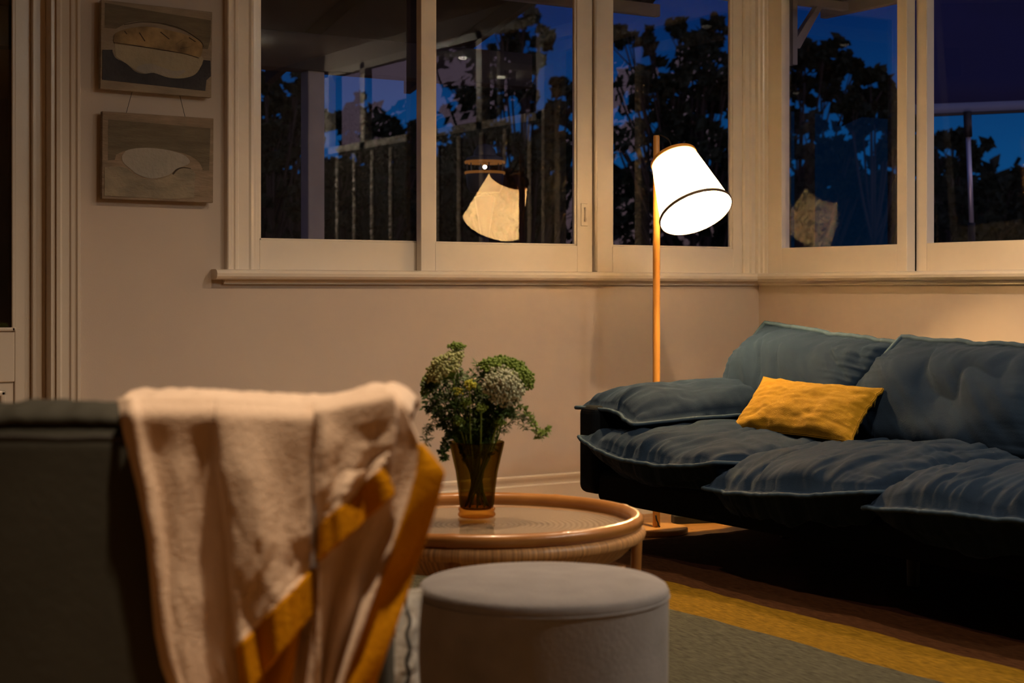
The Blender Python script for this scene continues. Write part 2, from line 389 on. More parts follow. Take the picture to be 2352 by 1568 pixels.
# sill and apron, one moulded run with a returned end
def sillprof(): return [(.10, 1.045), (.10, 1.083), (-.045, 1.083), (-.056, 1.078), (-.062, 1.068), (-.060, 1.056), (-.052, 1.047), (-.042, 1.044), (-.024, 1.043), (-.022, 1.036), (-.014, 1.031), (-.014, 1.027), (0, 1.027), (0, 1.045)]
b = MB(); b.prism(sillprof()[:9]+[(0, 1.043)], lambda y, z, t: (-2.735+t*2.735, y, z))
s1 = b.build('window_sill', M['trim'], win, auto=30)
MB().prism([(0, 1.043), (-.024, 1.043), (-.022, 1.036), (-.014, 1.031), (-.014, 1.026), (0, 1.026)], lambda y, z, t: (-2.69+t*2.69, y, z)).build('apron', M['trim'], win, auto=30)
b = MB(); b.box(WX0, 0, -.005, WT, HEAD, HEAD+.07); b.box(WX0-.002, WX0+.018, -.004, WT, 1.06, HEAD)
b.box(-.952, -.936, .0, WT, 1.083, HEAD)
b.build('window_frame', M['trim'], win, bevel=.002)
MB().tube([(-.945, -.006, 1.088), (-.945, -.006, HEAD)], .0085, 10).build('parting_bead', M['trim'], win, smooth=True)
def sash_x(x0, x1, yf, yb, zl, gl0, gl1, gz=1.20):
    """sash between x0..x1, front face yf, back yb; glass from gl0 to gl1, above gz"""
    b = MB(); b.box(x0, gl0, yf, yb, zl, HEAD); b.box(gl1, x1, yf, yb, zl, HEAD); b.box(gl0, gl1, yf, yb, zl, gz); b.box(gl0, gl1, yf, yb, HEAD-.06, HEAD)
    s = b.build('sash', M['trim'], win, bevel=.0025)
    g = (yf+yb)/2; k = MB()   # small glazing bead inside the glass opening
    k.box(gl0, gl0+.010, yf+.008, g, gz, HEAD-.06); k.box(gl1-.010, gl1, yf+.008, g, gz, HEAD-.06); k.box(gl0, gl1, yf+.008, g, gz, gz+.008)
    k.build('glazing_bead', M['trim'], s, bevel=.002)
    MB().box(gl0, gl1, g-.002, g+.002, gz, HEAD-.06).build('glass_pane', M['glass'], s)
    return s
sash_x(WX0+.018, -1.75, .050, .088, 1.083, -2.515, -1.795, 1.200)
s2 = sash_x(-1.819, -.958, .002, .042, 1.083, -1.752, -1.038, 1.198)
s3 = sash_x(-.932, -.100, .002, .042, 1.083, -.848, -.155, 1.198)
b = MB(); b.box(-1.020, -.985, -.0035, .004, 1.285, 1.385); 
lt = b.build('finger_latch', M['trim'], s2, bevel=.003)
MB().tube([(-1.002, -.005, 1.305), (-1.002, -.011, 1.315), (-1.002, -.011, 1.355), (-1.002, -.005, 1.365)], .004, 8).build('catch', M['trim'], s2, smooth=True)
# corner post with stepped beads between the two windows
cp = [(-.100, .03), (-.100, -.004), (-.092, -.012), (-.078, -.014), (-.074, -.008), (-.062, -.010), (-.056, -.020), (-.044, -.024), (-.036, -.018), (-.024, -.022), (-.018, -.032), (-.008, -.036), (.0, -.036), (.02, -.036), (.14, .0), (.14, .03)]
cp = [(-.100, .06), (-.100, -.004), (-.094, -.012), (-.080, -.013), (-.077, -.006), (-.066, -.008), (-.060, -.018), (-.046, -.020), (-.042, -.012), (-.034, -.014),
      (-.030, -.030), (-.020, -.034), (-.018, -.048), (-.010, -.052), (-.008, -.066), (.03, -.066), (.06, -.06), (.06, .06)]
struct(MB().prism(cp, lambda x, y, t: (x, y, 1.083+t*(HEAD-1.083))).build('trim_1', M['trim'], auto=35))
struct(MB().box(0, WT, 0, WT, 0, CEIL).build('trim_2', M['ext_trim']))
# ---- windows of the right wall
win2 = struct(empty('window_2'))
b = MB(); b.prism((sillprof()[:9]+[(0, 1.043)])[::-1], lambda x, z, t: (x, -.045+t*(RY1-.1+.045), z)); b.build('window_sill', M['trim'], win2, auto=30)
MB().prism([(0, 1.043), (-.024, 1.043), (-.022, 1.036), (-.014, 1.031), (-.014, 1.026), (0, 1.026)][::-1], lambda x, z, t: (x, -.02+t*(RY1-.08+.02), z)).build('apron', M['trim'], win2, auto=30)
b = MB(); b.box(-.005, WT, RY1, 0, HEAD, HEAD+.07); b.box(-.004, WT, RY1-.002, RY1+.03, 1.06, HEAD)
b.build('window_frame', M['trim'], win2, bevel=.002)
def sash_y(y0, y1, xf, xb, g0, g1, gz, glass=True):
    b = MB(); b.box(xf, xb, y0, g0, 1.083, HEAD); b.box(xf, xb, g1, y1, 1.083, HEAD); b.box(xf, xb, g0, g1, 1.083, gz); b.box(xf, xb, g0, g1, HEAD-.06, HEAD)
    s = b.build('sash', M['trim'], win2, bevel=.0025)
    if glass:
        g = (xf+xb)/2
        MB().box(g-.002, g+.002, g1, g0, gz, HEAD-.06).build('glass_pane', M['glass'], s)
    return s
sash_y(-.066, -.945, .000, .050, -.159, -.888, 1.199)
sash_y(-.945, RY1+.03, .055, .100, -1.005, RY1+.10, 1.202, False)
# the second light's pane hangs slightly out of plumb
vs = []
for z, x in ((1.15, .150), (HEAD-.03, .085)):
    for dx in (0, .004): vs += [(x+dx, RY1+.06, z), (x+dx, -.97, z)]
sr2 = [o for o in win2.children if o.name.startswith('sash')][-1]
MB().add(vs, [(0, 1, 5, 4), (2, 6, 7, 3), (0, 4, 6, 2), (1, 3, 7, 5), (4, 5, 7, 6), (0, 2, 3, 1)]).build('glass_pane', M['glass_clear'], sr2)
# highlight windows further along the right wall (seen in the glass)
win3 = struct(empty('window_3'))
b = MB(); ys = [RY1-.05-i*.79 for i in range(5)]
b.box(.0, .06, -4.6, RY1, 1.98, 2.03); b.box(0, .06, -4.6, RY1, 2.53, 2.58)
for y in [RY1-.03, -2.53, -3.27, -4.0, -4.57]: b.box(0, .06, y-.035, y+.035, 1.98, 2.58)
b.build('window_frame', M['trim'], win3, bevel=.003)
MB().box(.028, .032, -4.6, RY1, 2.03, 2.53).build('glass_pane', M['glass'], win3)
# vertical cover strips on the wall below the highlight windows
b = MB()
for i in range(10): y = RY1-.12-i*.27; b.box(-.012, .0, y-.02, y+.02, .21, 1.96)
struct(b.build('trim_3', M['trim'], bevel=.003))

# ---- outdoors: sun hoods on brackets over both window bands
def hood(along_x, a0, a1, brackets):
    """sloping corrugated hood; a = position along the wall, d = distance out from it"""
    r = empty('window_hood')
    mp = (lambda a, d, z: (a, WT+d, z)) if along_x else (lambda a, d, z: (WT+d, a, z))
    n = int(abs(a1-a0)/.019); b = MB()
    b.grid(n, 4, lambda u, v: mp(a0+(a1-a0)*u, .44*v, 2.70-.28*v+.008*math.cos(u*n*PI/2)))
    b.build('corrugated_sheet', M['dark_ext'], r, smooth=True, solid=.002)
    lo_, hi_ = min(a0, a1), max(a0, a1)
    b = MB(); q0, q1 = mp(lo_, .36, 2.35), mp(hi_, .40, 2.41); b.box(q0[0], q1[0], q0[1], q1[1], q0[2], q1[2])
    b.build('fascia', M['ext_trim'], r, bevel=.003)
    for a, z0 in brackets:
        b = MB(); q0, q1 = mp(a-.022, 0, z0-.08), mp(a+.022, .03, 2.66); b.box(q0[0], q1[0], q0[1], q1[1], q0[2], q1[2])
        q0, q1 = mp(a-.02, .03, 2.36), mp(a+.02, .36, 2.40); b.box(q0[0], q1[0], q0[1], q1[1], q0[2], q1[2])
        rc = min(.345, (2.40-z0)*.75)
        b.prism([(0, 0), (.03, 0), (rc, 2.38-z0), (rc-.035, 2.38-z0), (0, .04)], lambda d, z, t: mp(a-.018+.036*t, .02+d, z0+z))
        b.build('bracket', M['ext_trim'], r, bevel=.003)
    return r
tag(hood(False, .12, -2.9, [(-.06, 2.15), (-1.78, 1.95), (-2.53, 1.95)]), 'corrugated sun hood on white brackets outside the window band by the sofa', 'window hood')
tag(hood(True, -2.9, -.2, [(-2.62, 1.95)]), 'corrugated sun hood outside the long window facing the camera', 'window hood')
# verandah outside the leftmost pane
tag(MB().box(-1.655, -1.565, 1.45, 1.54, -2.9, 2.09).build('verandah_post', M['ext_trim'], bevel=.006), 'pale square verandah post standing outside the leftmost window pane', 'post')
vb = thing('verandah_roof', 'dark verandah roof beyond the top of the leftmost window pane', 'roof', (-2.6, 1.4, 2.09))
MB().box(-1.6, 2.25, .03, .16, 0, .18).build('beam', M['dark_ext'], vb, bevel=.004)
MB().prism([(-.55, .66), (1.4, .19), (1.4, .23), (-.55, .70)], lambda y, z, t: (-1.7+4.0*t, y, z)).build('roof_sheet', M['dark_ext'], vb)
for i in range(5):
    x = -1.4+i*.9
    MB().prism([(-.55, .56), (1.35, .10), (1.35, .19), (-.55, .65)], lambda y, z, t: (x-.02+.045*t, y, z)).build('rafter', M['dark_ext'], vb)
# canvas canopy on a pole out in the garden
def camw(px, py, d):   # a spot out in the garden, d metres along the view
    l = (px-1176)/3700*d; R = (.846607, -.532218); F = (.532218, .846607)
    return Vector((SPOT[0]+l*R[0]+d*F[0], SPOT[1]+l*R[1]+d*F[1], 1-(py-668)/3700*d))
c0 = camw(2106, 240, 12); cy_ = thing('garden_canopy', 'navy canvas canopy on a pale pole outside the rightmost window pane', 'canopy', (c0.x, c0.y, -3.0))
e0, e1 = camw(2100, 240, 12)-cy_.location, camw(2520, 224, 11.7)-cy_.location; up_ = Vector((.3, .5, 1.25))
b = MB(); b.grid(14, 8, lambda u, v: e0.lerp(e1, u)+up_*v*1.2-Vector((0, 0, .05*math.sin(PI*u)*math.sin(PI*v)))); b.build('canvas', M['canvas'], cy_, smooth=True, solid=.006)
b = MB(); b.grid(14, 2, lambda u, v: e0.lerp(e1, u)-Vector((0, 0, .075*v))); b.build('valance', mat('pale_blue_canvas', (.16, .20, .30, 1), .8, col2=(.13, .17, .26, 1), noise_scale=6), cy_, smooth=True, solid=.006)
MB().tube([e0-Vector((0, 0, .085)), e1-Vector((0, 0, .075))], .012, 8).build('edge_bar', M['black'], cy_)
p1, p0 = camw(2222, 262, 11.9)-cy_.location, camw(2232, 525, 11.9)-cy_.location
MB().tube([p1+(p0-p1)*.15, p1+(p0-p1)*.97], .018, 10).build('pole', M['chrome'], cy_, smooth=True)
MB().tube([p1-(p0-p1)*.02, p1+(p0-p1)*.2], .030, 10).build('pole_collar', M['black'], cy_, smooth=True)
pf = p0+(p0-p1)*.03; MB().tube([p1+(p0-p1)*.95, Vector((p0.x, p0.y, .02))], .026, 10).build('pole_base', M['black'], cy_, smooth=True)
# lantern on an added post, standing in for a pendant mirrored in the glass
ln = thing('pendant_stand_in', 'black lantern with added glow on its metal bands, standing in for a mirrored pendant', 'lantern', (.66, 3.59, 1.80)); ln.scale = (1.45, 1.45, 1.45)
MB().lathe([(0, .14), (.03, .135), (.05, .11), (.055, .085), (.085, .075), (.09, .06), (0, .06)], 28).build('cap', M['black'], ln, auto=40)
MB().lathe([(.094, .048), (.097, .054), (.094, .06), (.088, .06), (.088, .048), (.094, .048)], 28).build('band', M['band_glow'], ln, auto=40)
MB().lathe([(.094, -.002), (.097, .004), (.094, .01), (.088, .01), (.088, -.002), (.094, -.002)], 28).build('band', M['band_glow'], ln, auto=40)
MB().lathe([(0, -.09), (.07, -.088), (.085, -.06), (.09, -.002), (.05, -.002), (0, -.002)], 28).build('body', M['black'], ln, auto=40)
for i in range(6): t = i*PI/3+.2; MB().tube([(.088*math.cos(t), .088*math.sin(t), 0), (.088*math.cos(t), .088*math.sin(t), .055)], .003, 6).build('cage_bar', M['black'], ln)
MB().ball((0, 0, .032), .009, 12).build('bulb', M['lantern_glow'], ln, smooth=True)
MB().lathe([(.045, -3.31), (.026, -3.25), (.018, -.30), (.05, -.11), (0, -.088)], 16).build('post', M['black'], ln, auto=40)

# ---- outdoors: ground and trees
struct(MB().box(-90, 130, .6, 160, -3.2, -3.0).build('ground_1', M['grass']))
struct(MB().box(.6, 130, -120, .6, -3.2, -3.0).build('ground_2', M['grass']))
def leaves(b, c, r, n, size, rnd, sq=(1, 1, .75)):
    for _ in range(n):
        p = Vector((rnd.gauss(0, 1), rnd.gauss(0, 1), rnd.gauss(0, 1))).normalized()*rnd.random()**.5
        q = c+Vector((p.x*r*sq[0], p.y*r*sq[1], p.z*r*sq[2]))
        a = Vector((rnd.gauss(0, 1), rnd.gauss(0, 1), rnd.gauss(0, 1))).normalized(); u = a.orthogonal().normalized(); v = a.cross(u)
        L = size*rnd.uniform(.6, 1.3); W = L*.5
        b.add([q-u*L, q-v*W, q+u*L, q+v*W], [(0, 1, 2, 3)])
def tree(label, base_px, d, clumps, seed, n=260, size=.15, trunk_r=.11, group=None, fill=None):
    rnd = random.Random(seed)
    if fill: clumps = clumps+[(rnd.uniform(fill[0], fill[1]), rnd.uniform(fill[2], fill[3]), rnd.uniform(16, 34)) for _ in range(fill[4])]
    base = camw(base_px, 668, d); base.z = -3.0
    r = thing('gum_tree', label, 'tree', base, 0, group)
    cs = [(camw(x, y, d+rnd.uniform(-1.5, 1.5))-base, rr*d/3700) for x, y, rr in clumps]
    tb = MB(); top = max(cs, key=lambda c: c[0].z)[0]
    mid = Vector((top.x*.35, top.y*.35, top.z*.55))
    tr = spline([(0, 0, 0), mid*.5+Vector((.15, 0, 0)), mid, top*.97], 6)
    tb.tube(tr, [trunk_r*(1-.8*i/(len(tr)-1)) for i in range(len(tr))], 7)
    for c, rr in cs:
        k = max(2, min(len(tr)-2, int(len(tr)*max(.25, min(.85, (c.z/top.z)*.75)))))
        a = tr[k]; m = a.lerp(c, .55)+Vector((0, 0, -.12*(c-a).length))
        pts = spline([a, m, c], 5); r0 = trunk_r*(1-.8*k/len(tr))*.6
        tb.tube(pts, [r0*(1-.75*i/(len(pts)-1))+.008 for i in range(len(pts))], 5)
        for _ in range(3):
            e_ = c+Vector((rnd.uniform(-1, 1), rnd.uniform(-1, 1), rnd.uniform(-.6, .8)))*rr*.9
            tb.tube([c.lerp(a, .2), e_], [.02, .008], 4)
    tb.build('trunk', M['bark'], r, smooth=True)
    lb = MB()
    for c, rr in cs:
        for _ in range(9):
            o_ = Vector((rnd.gauss(0, 1), rnd.gauss(0, 1), rnd.gauss(0, .8)))*rr*.55
            leaves(lb, c+o_, rr*rnd.uniform(.22, .52), int(n*.11*max(.5, (rr/.4)**1.3)), size, rnd)
    lb.build('foliage', M['leaf_dark'], r)
    return r
tree('tall dark gum tree filling the first pane beside the corner', 1820, 34,
     [(1850, 130, 42), (1895, 118, 46), (1930, 150, 34), (1840, 190, 48), (1900, 200, 30), (1830, 265, 44), (1870, 300, 34), (1835, 345, 44), (1900, 330, 40), (1960, 330, 28), (1830, 420, 40), (1880, 390, 46), (1945, 395, 44), (1975, 420, 36), (1850, 470, 50), (1900, 480, 44), (1965, 148, 18)], 3, fill=(1800, 2070, 400, 540, 26))
tree('dark gum tree with layered crown at the right of the corner pane', 2010, 30,
     [(1950, 230, 36), (2000, 190, 40), (2040, 215, 40), (1980, 250, 40), (2050, 260, 48), (2090, 270, 44), (2010, 280, 34), (2060, 320, 34), (2030, 350, 26), (1955, 260, 30), (2080, 350, 30), (2110, 330, 34)], 5)
tree('dark gum tree behind the rod of the open window', 2170, 32,
     [(2150, 330, 30), (2190, 320, 38), (2230, 345, 28), (2150, 380, 32), (2205, 370, 26), (2140, 420, 30), (2170, 430, 24)], 8)
tree('low bushy dark tree under the open window at the far right', 2270, 30,
     [(2270, 430, 34), (2320, 430, 40), (2380, 450, 44), (2240, 460, 34), (2300, 490, 50), (2190, 480, 40), (2150, 520, 46), (2240, 540, 50), (2340, 540, 56)], 9)
tree('dark leafy gum tree behind the wooden floor lamp', 1600, 31,
     [(1560, 60, 30), (1610, 110, 36), (1640, 60, 30), (1570, 150, 40), (1620, 170, 40), (1540, 200, 36), (1590, 230, 44), (1640, 240, 36), (1670, 190, 22), (1520, 260, 30), (1560, 290, 40), (1610, 310, 44), (1655, 310, 34), (1530, 360, 36), (1590, 390, 50), (1650, 400, 46), (1510, 430, 44), (1560, 470, 54), (1630, 480, 56), (1690, 500, 44)], 11, fill=(1400, 1700, 60, 520, 34))
tree('dark gum tree seen through the second window pane', 1200, 32,
     [(1150, 60, 34), (1200, 40, 40), (1240, 90, 34), (1170, 120, 36), (1220, 140, 30), (1150, 190, 24), (1210, 220, 26), (1060, 140, 28), (1040, 180, 26), (1280, 250, 30), (1230, 330, 40), (1180, 420, 44), (1290, 360, 34), (1250, 470, 60), (1120, 480, 50), (1310, 470, 40)], 13, fill=(1000, 1340, 200, 520, 40))
tree('dark tree seen through the middle of the leftmost window pane', 800, 30,
     [(790, 280, 30), (830, 270, 34), (870, 290, 36), (800, 340, 28), (910, 330, 30), (860, 350, 40), (930, 400, 34), (780, 400, 40), (840, 420, 50), (900, 450, 46), (760, 470, 40), (850, 510, 50), (930, 510, 40), (960, 300, 22)], 17, fill=(740, 980, 270, 520, 26))
tree('dark tree close to the left edge of the leftmost window pane', 640, 28,
     [(610, 190, 26), (600, 250, 22), (640, 290, 18), (690, 270, 36), (690, 340, 34), (660, 320, 20), (610, 330, 20), (620, 420, 50), (680, 420, 46), (600, 490, 60), (690, 500, 60)], 19, fill=(590, 730, 190, 520, 20))
for k_, (x, y, hh, lb) in enumerate([(5.4, -10.6, 7.6, 'gum tree of the side garden mirrored in the second window pane, left part'), (7.6, -9.4, 7.6, 'gum tree of the side garden mirrored in the third window pane, behind the lamp pole'), (9.5, -13.0, 9.6, 'gum tree of the side garden mirrored near the middle of the second window pane'),
    (9.8, -10.6, 8.4, 'gum tree of the side garden mirrored at the right of the third window pane')]):
    rs = tag(empty('gum_tree', (x, y, -3.0)), lb, 'tree'); rnd = random.Random(40+k_)
    b = MB(); tr = spline([(0, 0, 0), (.2, .1, hh*.35), (-.2, .2, hh*.6), (.1, 0, hh*.95)], 6); b.tube(tr, [.16*(1-.7*i/(len(tr)-1)) for i in range(len(tr))], 7)
    lb_ = MB()
    for i in range(46):
        z = rnd.uniform(.42, 1.0)*hh; rad = 2.3*(1.2-z/hh)+.5; c = Vector((rnd.uniform(-rad, rad), rnd.uniform(-rad, rad), z)); b.tube([tr[int(len(tr)*.55)], c], [.03, .012], 4); leaves(lb_, c, rnd.uniform(.3, .6), 80, .09, rnd)
    b.build('trunk', M['bark'], rs, smooth=True); lb_.build('foliage', M['leaf_dark'], rs)
# far scrub closing off the horizon
b = MB(); rnd = random.Random(6)
for i in range(260):
    px = rnd.uniform(-300, 2900); c = camw(px, rnd.uniform(430, 560), 44+rnd.uniform(-3, 3)); leaves(b, c, 1.35, 46, .38, rnd)
b.grid(60, 2, lambda u, v: camw(-400+3400*u, 760-(270+60*fbm(u*14, 1))*v, 47))
o = b.build('scrub', M['leaf_dark']); tag(o, 'low black scrub along the horizon behind the gum trees', 'scrub'); o['kind'] = 'stuff'

# ================================================================== CEILING LIGHTS
for i, (x, y, wt) in enumerate(DOWNLIGHTS):
    r = thing('downlight', 'small round downlight in the ceiling, mirrored in the dark glass' if i < 2 else 'small round unseen ceiling downlight placed for its light on the room', 'ceiling light', (x, y, CEIL), 0, 'downlights mirrored in the glass' if i < 2 else 'ceiling downlights')
    MB().lathe([(.034, -.004), (.040, -.006), (.055, -.004), (.057, 0), (.034, 0), (.034, -.004)], 32).build('trim_ring', M['ceil'], r, auto=50)
    MB().lathe([(0, -.022), (.018, -.020), (.030, -.013), (.036, -.004), (.036, -.001), (0, -.001)], 24).build('lens', M['down'] if i < 2 else M['down_dim'], r)
    ld = bpy.data.lights.new('downlight_beam', 'SPOT'); ld.energy = wt; ld.color = WARM; ld.spot_size = math.radians(57 if i == 4 else 150); ld.spot_blend = .6 if i == 4 else 1.0; ld.shadow_soft_size = .035
    lo_ = bpy.data.objects.new('downlight_beam', ld); COL.objects.link(lo_); lo_.parent = r; lo_.location = (0, 0, -.045)

# ================================================================== PAINTED BOARDS
def board(name, label, x0, x1, z0, z1, tiltz, shapes, bodymat, wires=None):
    """relief painting on a timber board hung on the back wall; shapes in 0..1 board units, layered as thin slips"""
    W_, H_ = x1-x0, z1-z0
    r = thing(name, label, 'painting', ((x0+x1)/2, -.030, (z0+z1)/2)); r.rotation_euler = (0, tiltz, 0)
    MB().box(-W_/2, W_/2, -.012, .012, -H_/2, H_/2).build('board', bodymat, r, bevel=.002)
    MB().box(-W_*.4, W_*.4, .012, .030, H_*.25, H_*.25+.02).build('batten', M['oak'], r)
    for k, (nm, m_, pts, th) in enumerate(shapes):
        P = [((a-.5)*W_, (.5-c)*H_) for a, c in pts]
        ar = sum(P[i][0]*P[(i+1) % len(P)][1]-P[(i+1) % len(P)][0]*P[i][1] for i in range(len(P)))
        if ar < 0: P = P[::-1]
        MB().prism(P, lambda a, c, t: (a, -.012-th*t+.0004, c)).build(nm, m_, r)
    if wires:
        for (a0, c0, a1, c1) in wires:
            MB().tube([((a0-.5)*W_, -.002, (.5-c0)*H_), ((a1-.5)*W_, -.002, (.5-c1)*H_)], .0011, 6).build('hanging_wire', M['black'], r)
    return r
def pmat(n, c1, c2, sc=9, st=(1, 1, 5)): return mat(n, lin(*c1), .7, col2=lin(*c2), noise_scale=sc, stretch=st, bump=.5, bump_scale=40, spec=.2, detail=10)
pb = pmat('bare_board', (150, 138, 122), (126, 114, 99)); pg = pmat('grey_wash', (116, 107, 90), (84, 78, 66), 6, (1, 1, 7)); pcrm = pmat('cream_wash', (164, 154, 132), (138, 130, 112), 7, (1, 1, 1))
ptan = pmat('speckled_tan', (178, 152, 110), (84, 70, 50), 16, (1, 1, 1)); pslate = pmat('slate_paint', (62, 62, 66), (44, 44, 50), 8, (1, 1, 1)); pfawn = pmat('fawn_wash', (154, 142, 122), (98, 94, 84), 7, (1, 1, 2)); psilver = pmat('silver_wash', (158, 150, 140), (132, 130, 124), 6, (1, 1, 1)); pink_ = pmat('ink_line', (50, 40, 32), (70, 58, 44), 20, (1, 1, 1))
def arc(pts, n=5): return [tuple(p)[:2] for p in spline([(a, c, 0) for a, c in pts], n)]
ROT = 0.0
s_up = [('painted_field', pg, arc([(.03, .03), (.5, .07), (.985, .10)], 3)+arc([(.985, .10), (.985, .30), (.96, .44)], 3)+arc([(.93, .44), (.88, .34), (.72, .25), (.45, .19), (.25, .22), (.13, .31)], 4)+[(.03, .31)], .0012),
        ('painted_field', pcrm, arc([(.12, .48), (.30, .49), (.60, .50), (.91, .53)], 4)+arc([(.93, .60), (.90, .72), (.80, .79), (.62, .81), (.47, .77), (.36, .78), (.26, .72), (.18, .66), (.13, .62)], 4), .0014),
        ('painted_shape', ptan, arc([(.11, .46), (.12, .37), (.22, .30), (.40, .25), (.62, .27), (.80, .31), (.90, .38), (.91, .46), (.89, .54)], 4)+arc([(.86, .54), (.62, .50), (.35, .48), (.12, .48)], 4), .003),
        ('painted_shape', pslate, [(.015, .56), (.10, .55)]+arc([(.10, .57), (.13, .64), (.22, .69), (.30, .77), (.38, .79), (.47, .77), (.60, .81), (.74, .80), (.85, .74), (.91, .62)], 4)+[(.92, .57), (.985, .57), (.99, .75), (.95, .80), (.94, .925), (.5, .91), (.015, .895)], .003)]
def inkline(pts, w_=.006):
    P = arc(pts, 5); return P+[(a+w_*.3, c+w_) for a, c in P[::-1]]
s_up += [('ink_line', pink_, inkline([(.20, .25), (.36, .20), (.55, .195), (.72, .235), (.84, .31), (.905, .37), (.915, .43)]), .0034),
         ('ink_line', pink_, inkline([(.11, .465), (.30, .475), (.52, .495), (.74, .515), (.875, .55)]), .0040),
         ('painted_field', psilver, arc([(.30, .76), (.34, .70), (.44, .665), (.55, .70), (.66, .725), (.74, .70)], 4)+arc([(.76, .72), (.66, .80), (.52, .785), (.38, .785)], 4), .0022)]
for q_ in ((.20, .33, .22, .36), (.33, .33, .38, .42), (.52, .30, .60, .37), (.66, .42, .72, .36), (.78, .33, .84, .37), (.70, .47, .80, .43)):
    s_up.append(('ink_line', pink_, [(q_[0], q_[1]), (q_[2], q_[3]), (q_[2]+.008, q_[3]-.004), (q_[0]+.006, q_[1]-.008)], .0042))
board('painted_board', 'weathered abstract board with slate and tan shapes, upper of two on the left wall', -3.178, -2.749, 1.735, 2.061, .012, s_up, pb)
s_lo = [('painted_field', pg, [(.05, .09), (.97, .12), (.96, .62), (.90, .62)]+arc([(.90, .60), (.86, .52), (.75, .44), (.55, .40), (.35, .40), (.20, .44), (.12, .49)], 4)+[(.11, .55), (.05, .56)], .0012),
        ('painted_shape', psilver, arc([(.17, .50), (.22, .43), (.36, .395), (.55, .40), (.72, .45), (.78, .54), (.66, .62), (.58, .70), (.44, .745), (.32, .71), (.24, .64), (.18, .57), (.17, .50)], 4)[:-1], .002),
        ('painted_field', pfawn, arc([(.02, .64), (.12, .625), (.21, .64), (.28, .71), (.40, .76), (.52, .745), (.62, .68), (.70, .60), (.79, .61)], 4)+[(.83, .66), (.82, .95), (.6, .975), (.02, .965)], .0024),
        ('ink_line', pink_, arc([(.62, .68), (.66, .62), (.72, .595), (.79, .605)], 4)+arc([(.79, .612), (.72, .607), (.67, .632), (.63, .69)], 4), .0032)]
board('painted_board', 'weathered abstract board with pale oval over fawn ground, lower of the two, hung by wires', -3.173, -2.743, 1.336, 1.656, .006, s_lo, pmat('worn_board', (148, 132, 114), (112, 98, 84)),
      [(.21, .03, .27, -.27), (.75, .03, .69, -.27)])

# ================================================================== FLOOR LAMP
LX, LY = -.985, -.498
lamp = thing('floor_lamp', 'lit wooden floor lamp with tilted white shade behind the sofa arm', 'lamp', (LX, LY, 0))
MB().lathe([(0, 0), (.126, 0), (.130, .004), (.130, .020), (.126, .024), (0, .024)], 64).build('base', M['oakdisc'], lamp, auto=40)
MB().lathe([(0, .024), (.0155, .024), (.0150, 1.2), (.0135, 1.636), (.012, 1.643), (0, 1.643)], 24).build('pole', M['oak'], lamp, auto=40)
# shade axis in the room: from cap centre down to opening centre
Rv = Vector((.846607, -.532218, 0)); Fv = Vector((.532218, .846607, 0)); Cv = Vector((SPOT[0], SPOT[1], 0))
capc = Cv+Rv*.6605+Fv*6.57+Vector((0, 0, 1.536)); opn = Cv+Rv*.736+Fv*6.44+Vector((0, 0, 1.311))
base = Vector((LX, LY, 0)); ax = (opn-capc).normalized(); L = (opn-capc).length
q = Vector((0, 0, -1)).rotation_difference(ax); mtx = Matrix.Translation(capc-base) @ q.to_matrix().to_4x4()
R1, R2 = .0945, .149
sh = empty('lamp_shade'); sh.parent = lamp; sh.matrix_local = mtx
MB().lathe([(R1+(R2-R1)*i/14, -L*i/14) for i in range(15)], 72).build('shade_fabric', M['shade'], sh, smooth=True)
MB().lathe([(R2+.0006, -L+.010), (R2+.0038, -L+.010), (R2+.0042, -L-.001), (R2+.0006, -L-.001), (R2+.0006, -L+.010)], 72).build('hoop', M['hoop'], sh, auto=40)
MB().lathe([(0, .016), (.03, .016), (.034, .010), (R1*.96, .010), (R1+.004, .006), (R1+.004, -.006), (R1-.002, -.007), (0, -.007)], 64).build('cap', M['oak'], sh, auto=40)
MB().lathe([(0, -.012), (.018, -.012), (.018, -.055), (0, -.055)], 20).build('socket', M['black'], sh, auto=40)
b_ = MB().ball((0, 0, -.095), .030, 16, (1, 1, 1.25)).build('bulb', M['bulb'], sh, smooth=True)
b_.visible_shadow = True
ld = bpy.data.lights.new('bulb_light', 'POINT'); ld.energy = LAMP_W; ld.color = LAMP_COL; ld.shadow_soft_size = .03
lo_ = bpy.data.objects.new('bulb_light', ld); COL.objects.link(lo_); lo_.parent = sh; lo_.location = (0, 0, -.15)
pt = capc-base; top = Vector((0, 0, 1.637))
up = mtx @ Vector((0, 0, .016))
MB().tube(spline([top+Vector((.003, 0, -.012)), top+Vector((.012, -.004, .008)), top.lerp(up, .45)+Vector((.02, -.012, .02)), up], 7), .0028, 8).build('cord', M['black'], lamp, smooth=True)
bk = (mtx @ Vector((0, 0, .010)))
MB().tube([bk, Vector((0, 0, bk.z+.012))], .006, 8).build('arm', M['oak'], lamp, smooth=True)
MB().tube(spline([(-.012, -.012, .075), (-.012, -.018, .055), (-.006, -.018, .045), (-.004, -.02, .034), (.0, -.024, .0265)], 6), .0032, 8).build('switch_cord', M['black'], lamp, smooth=True)
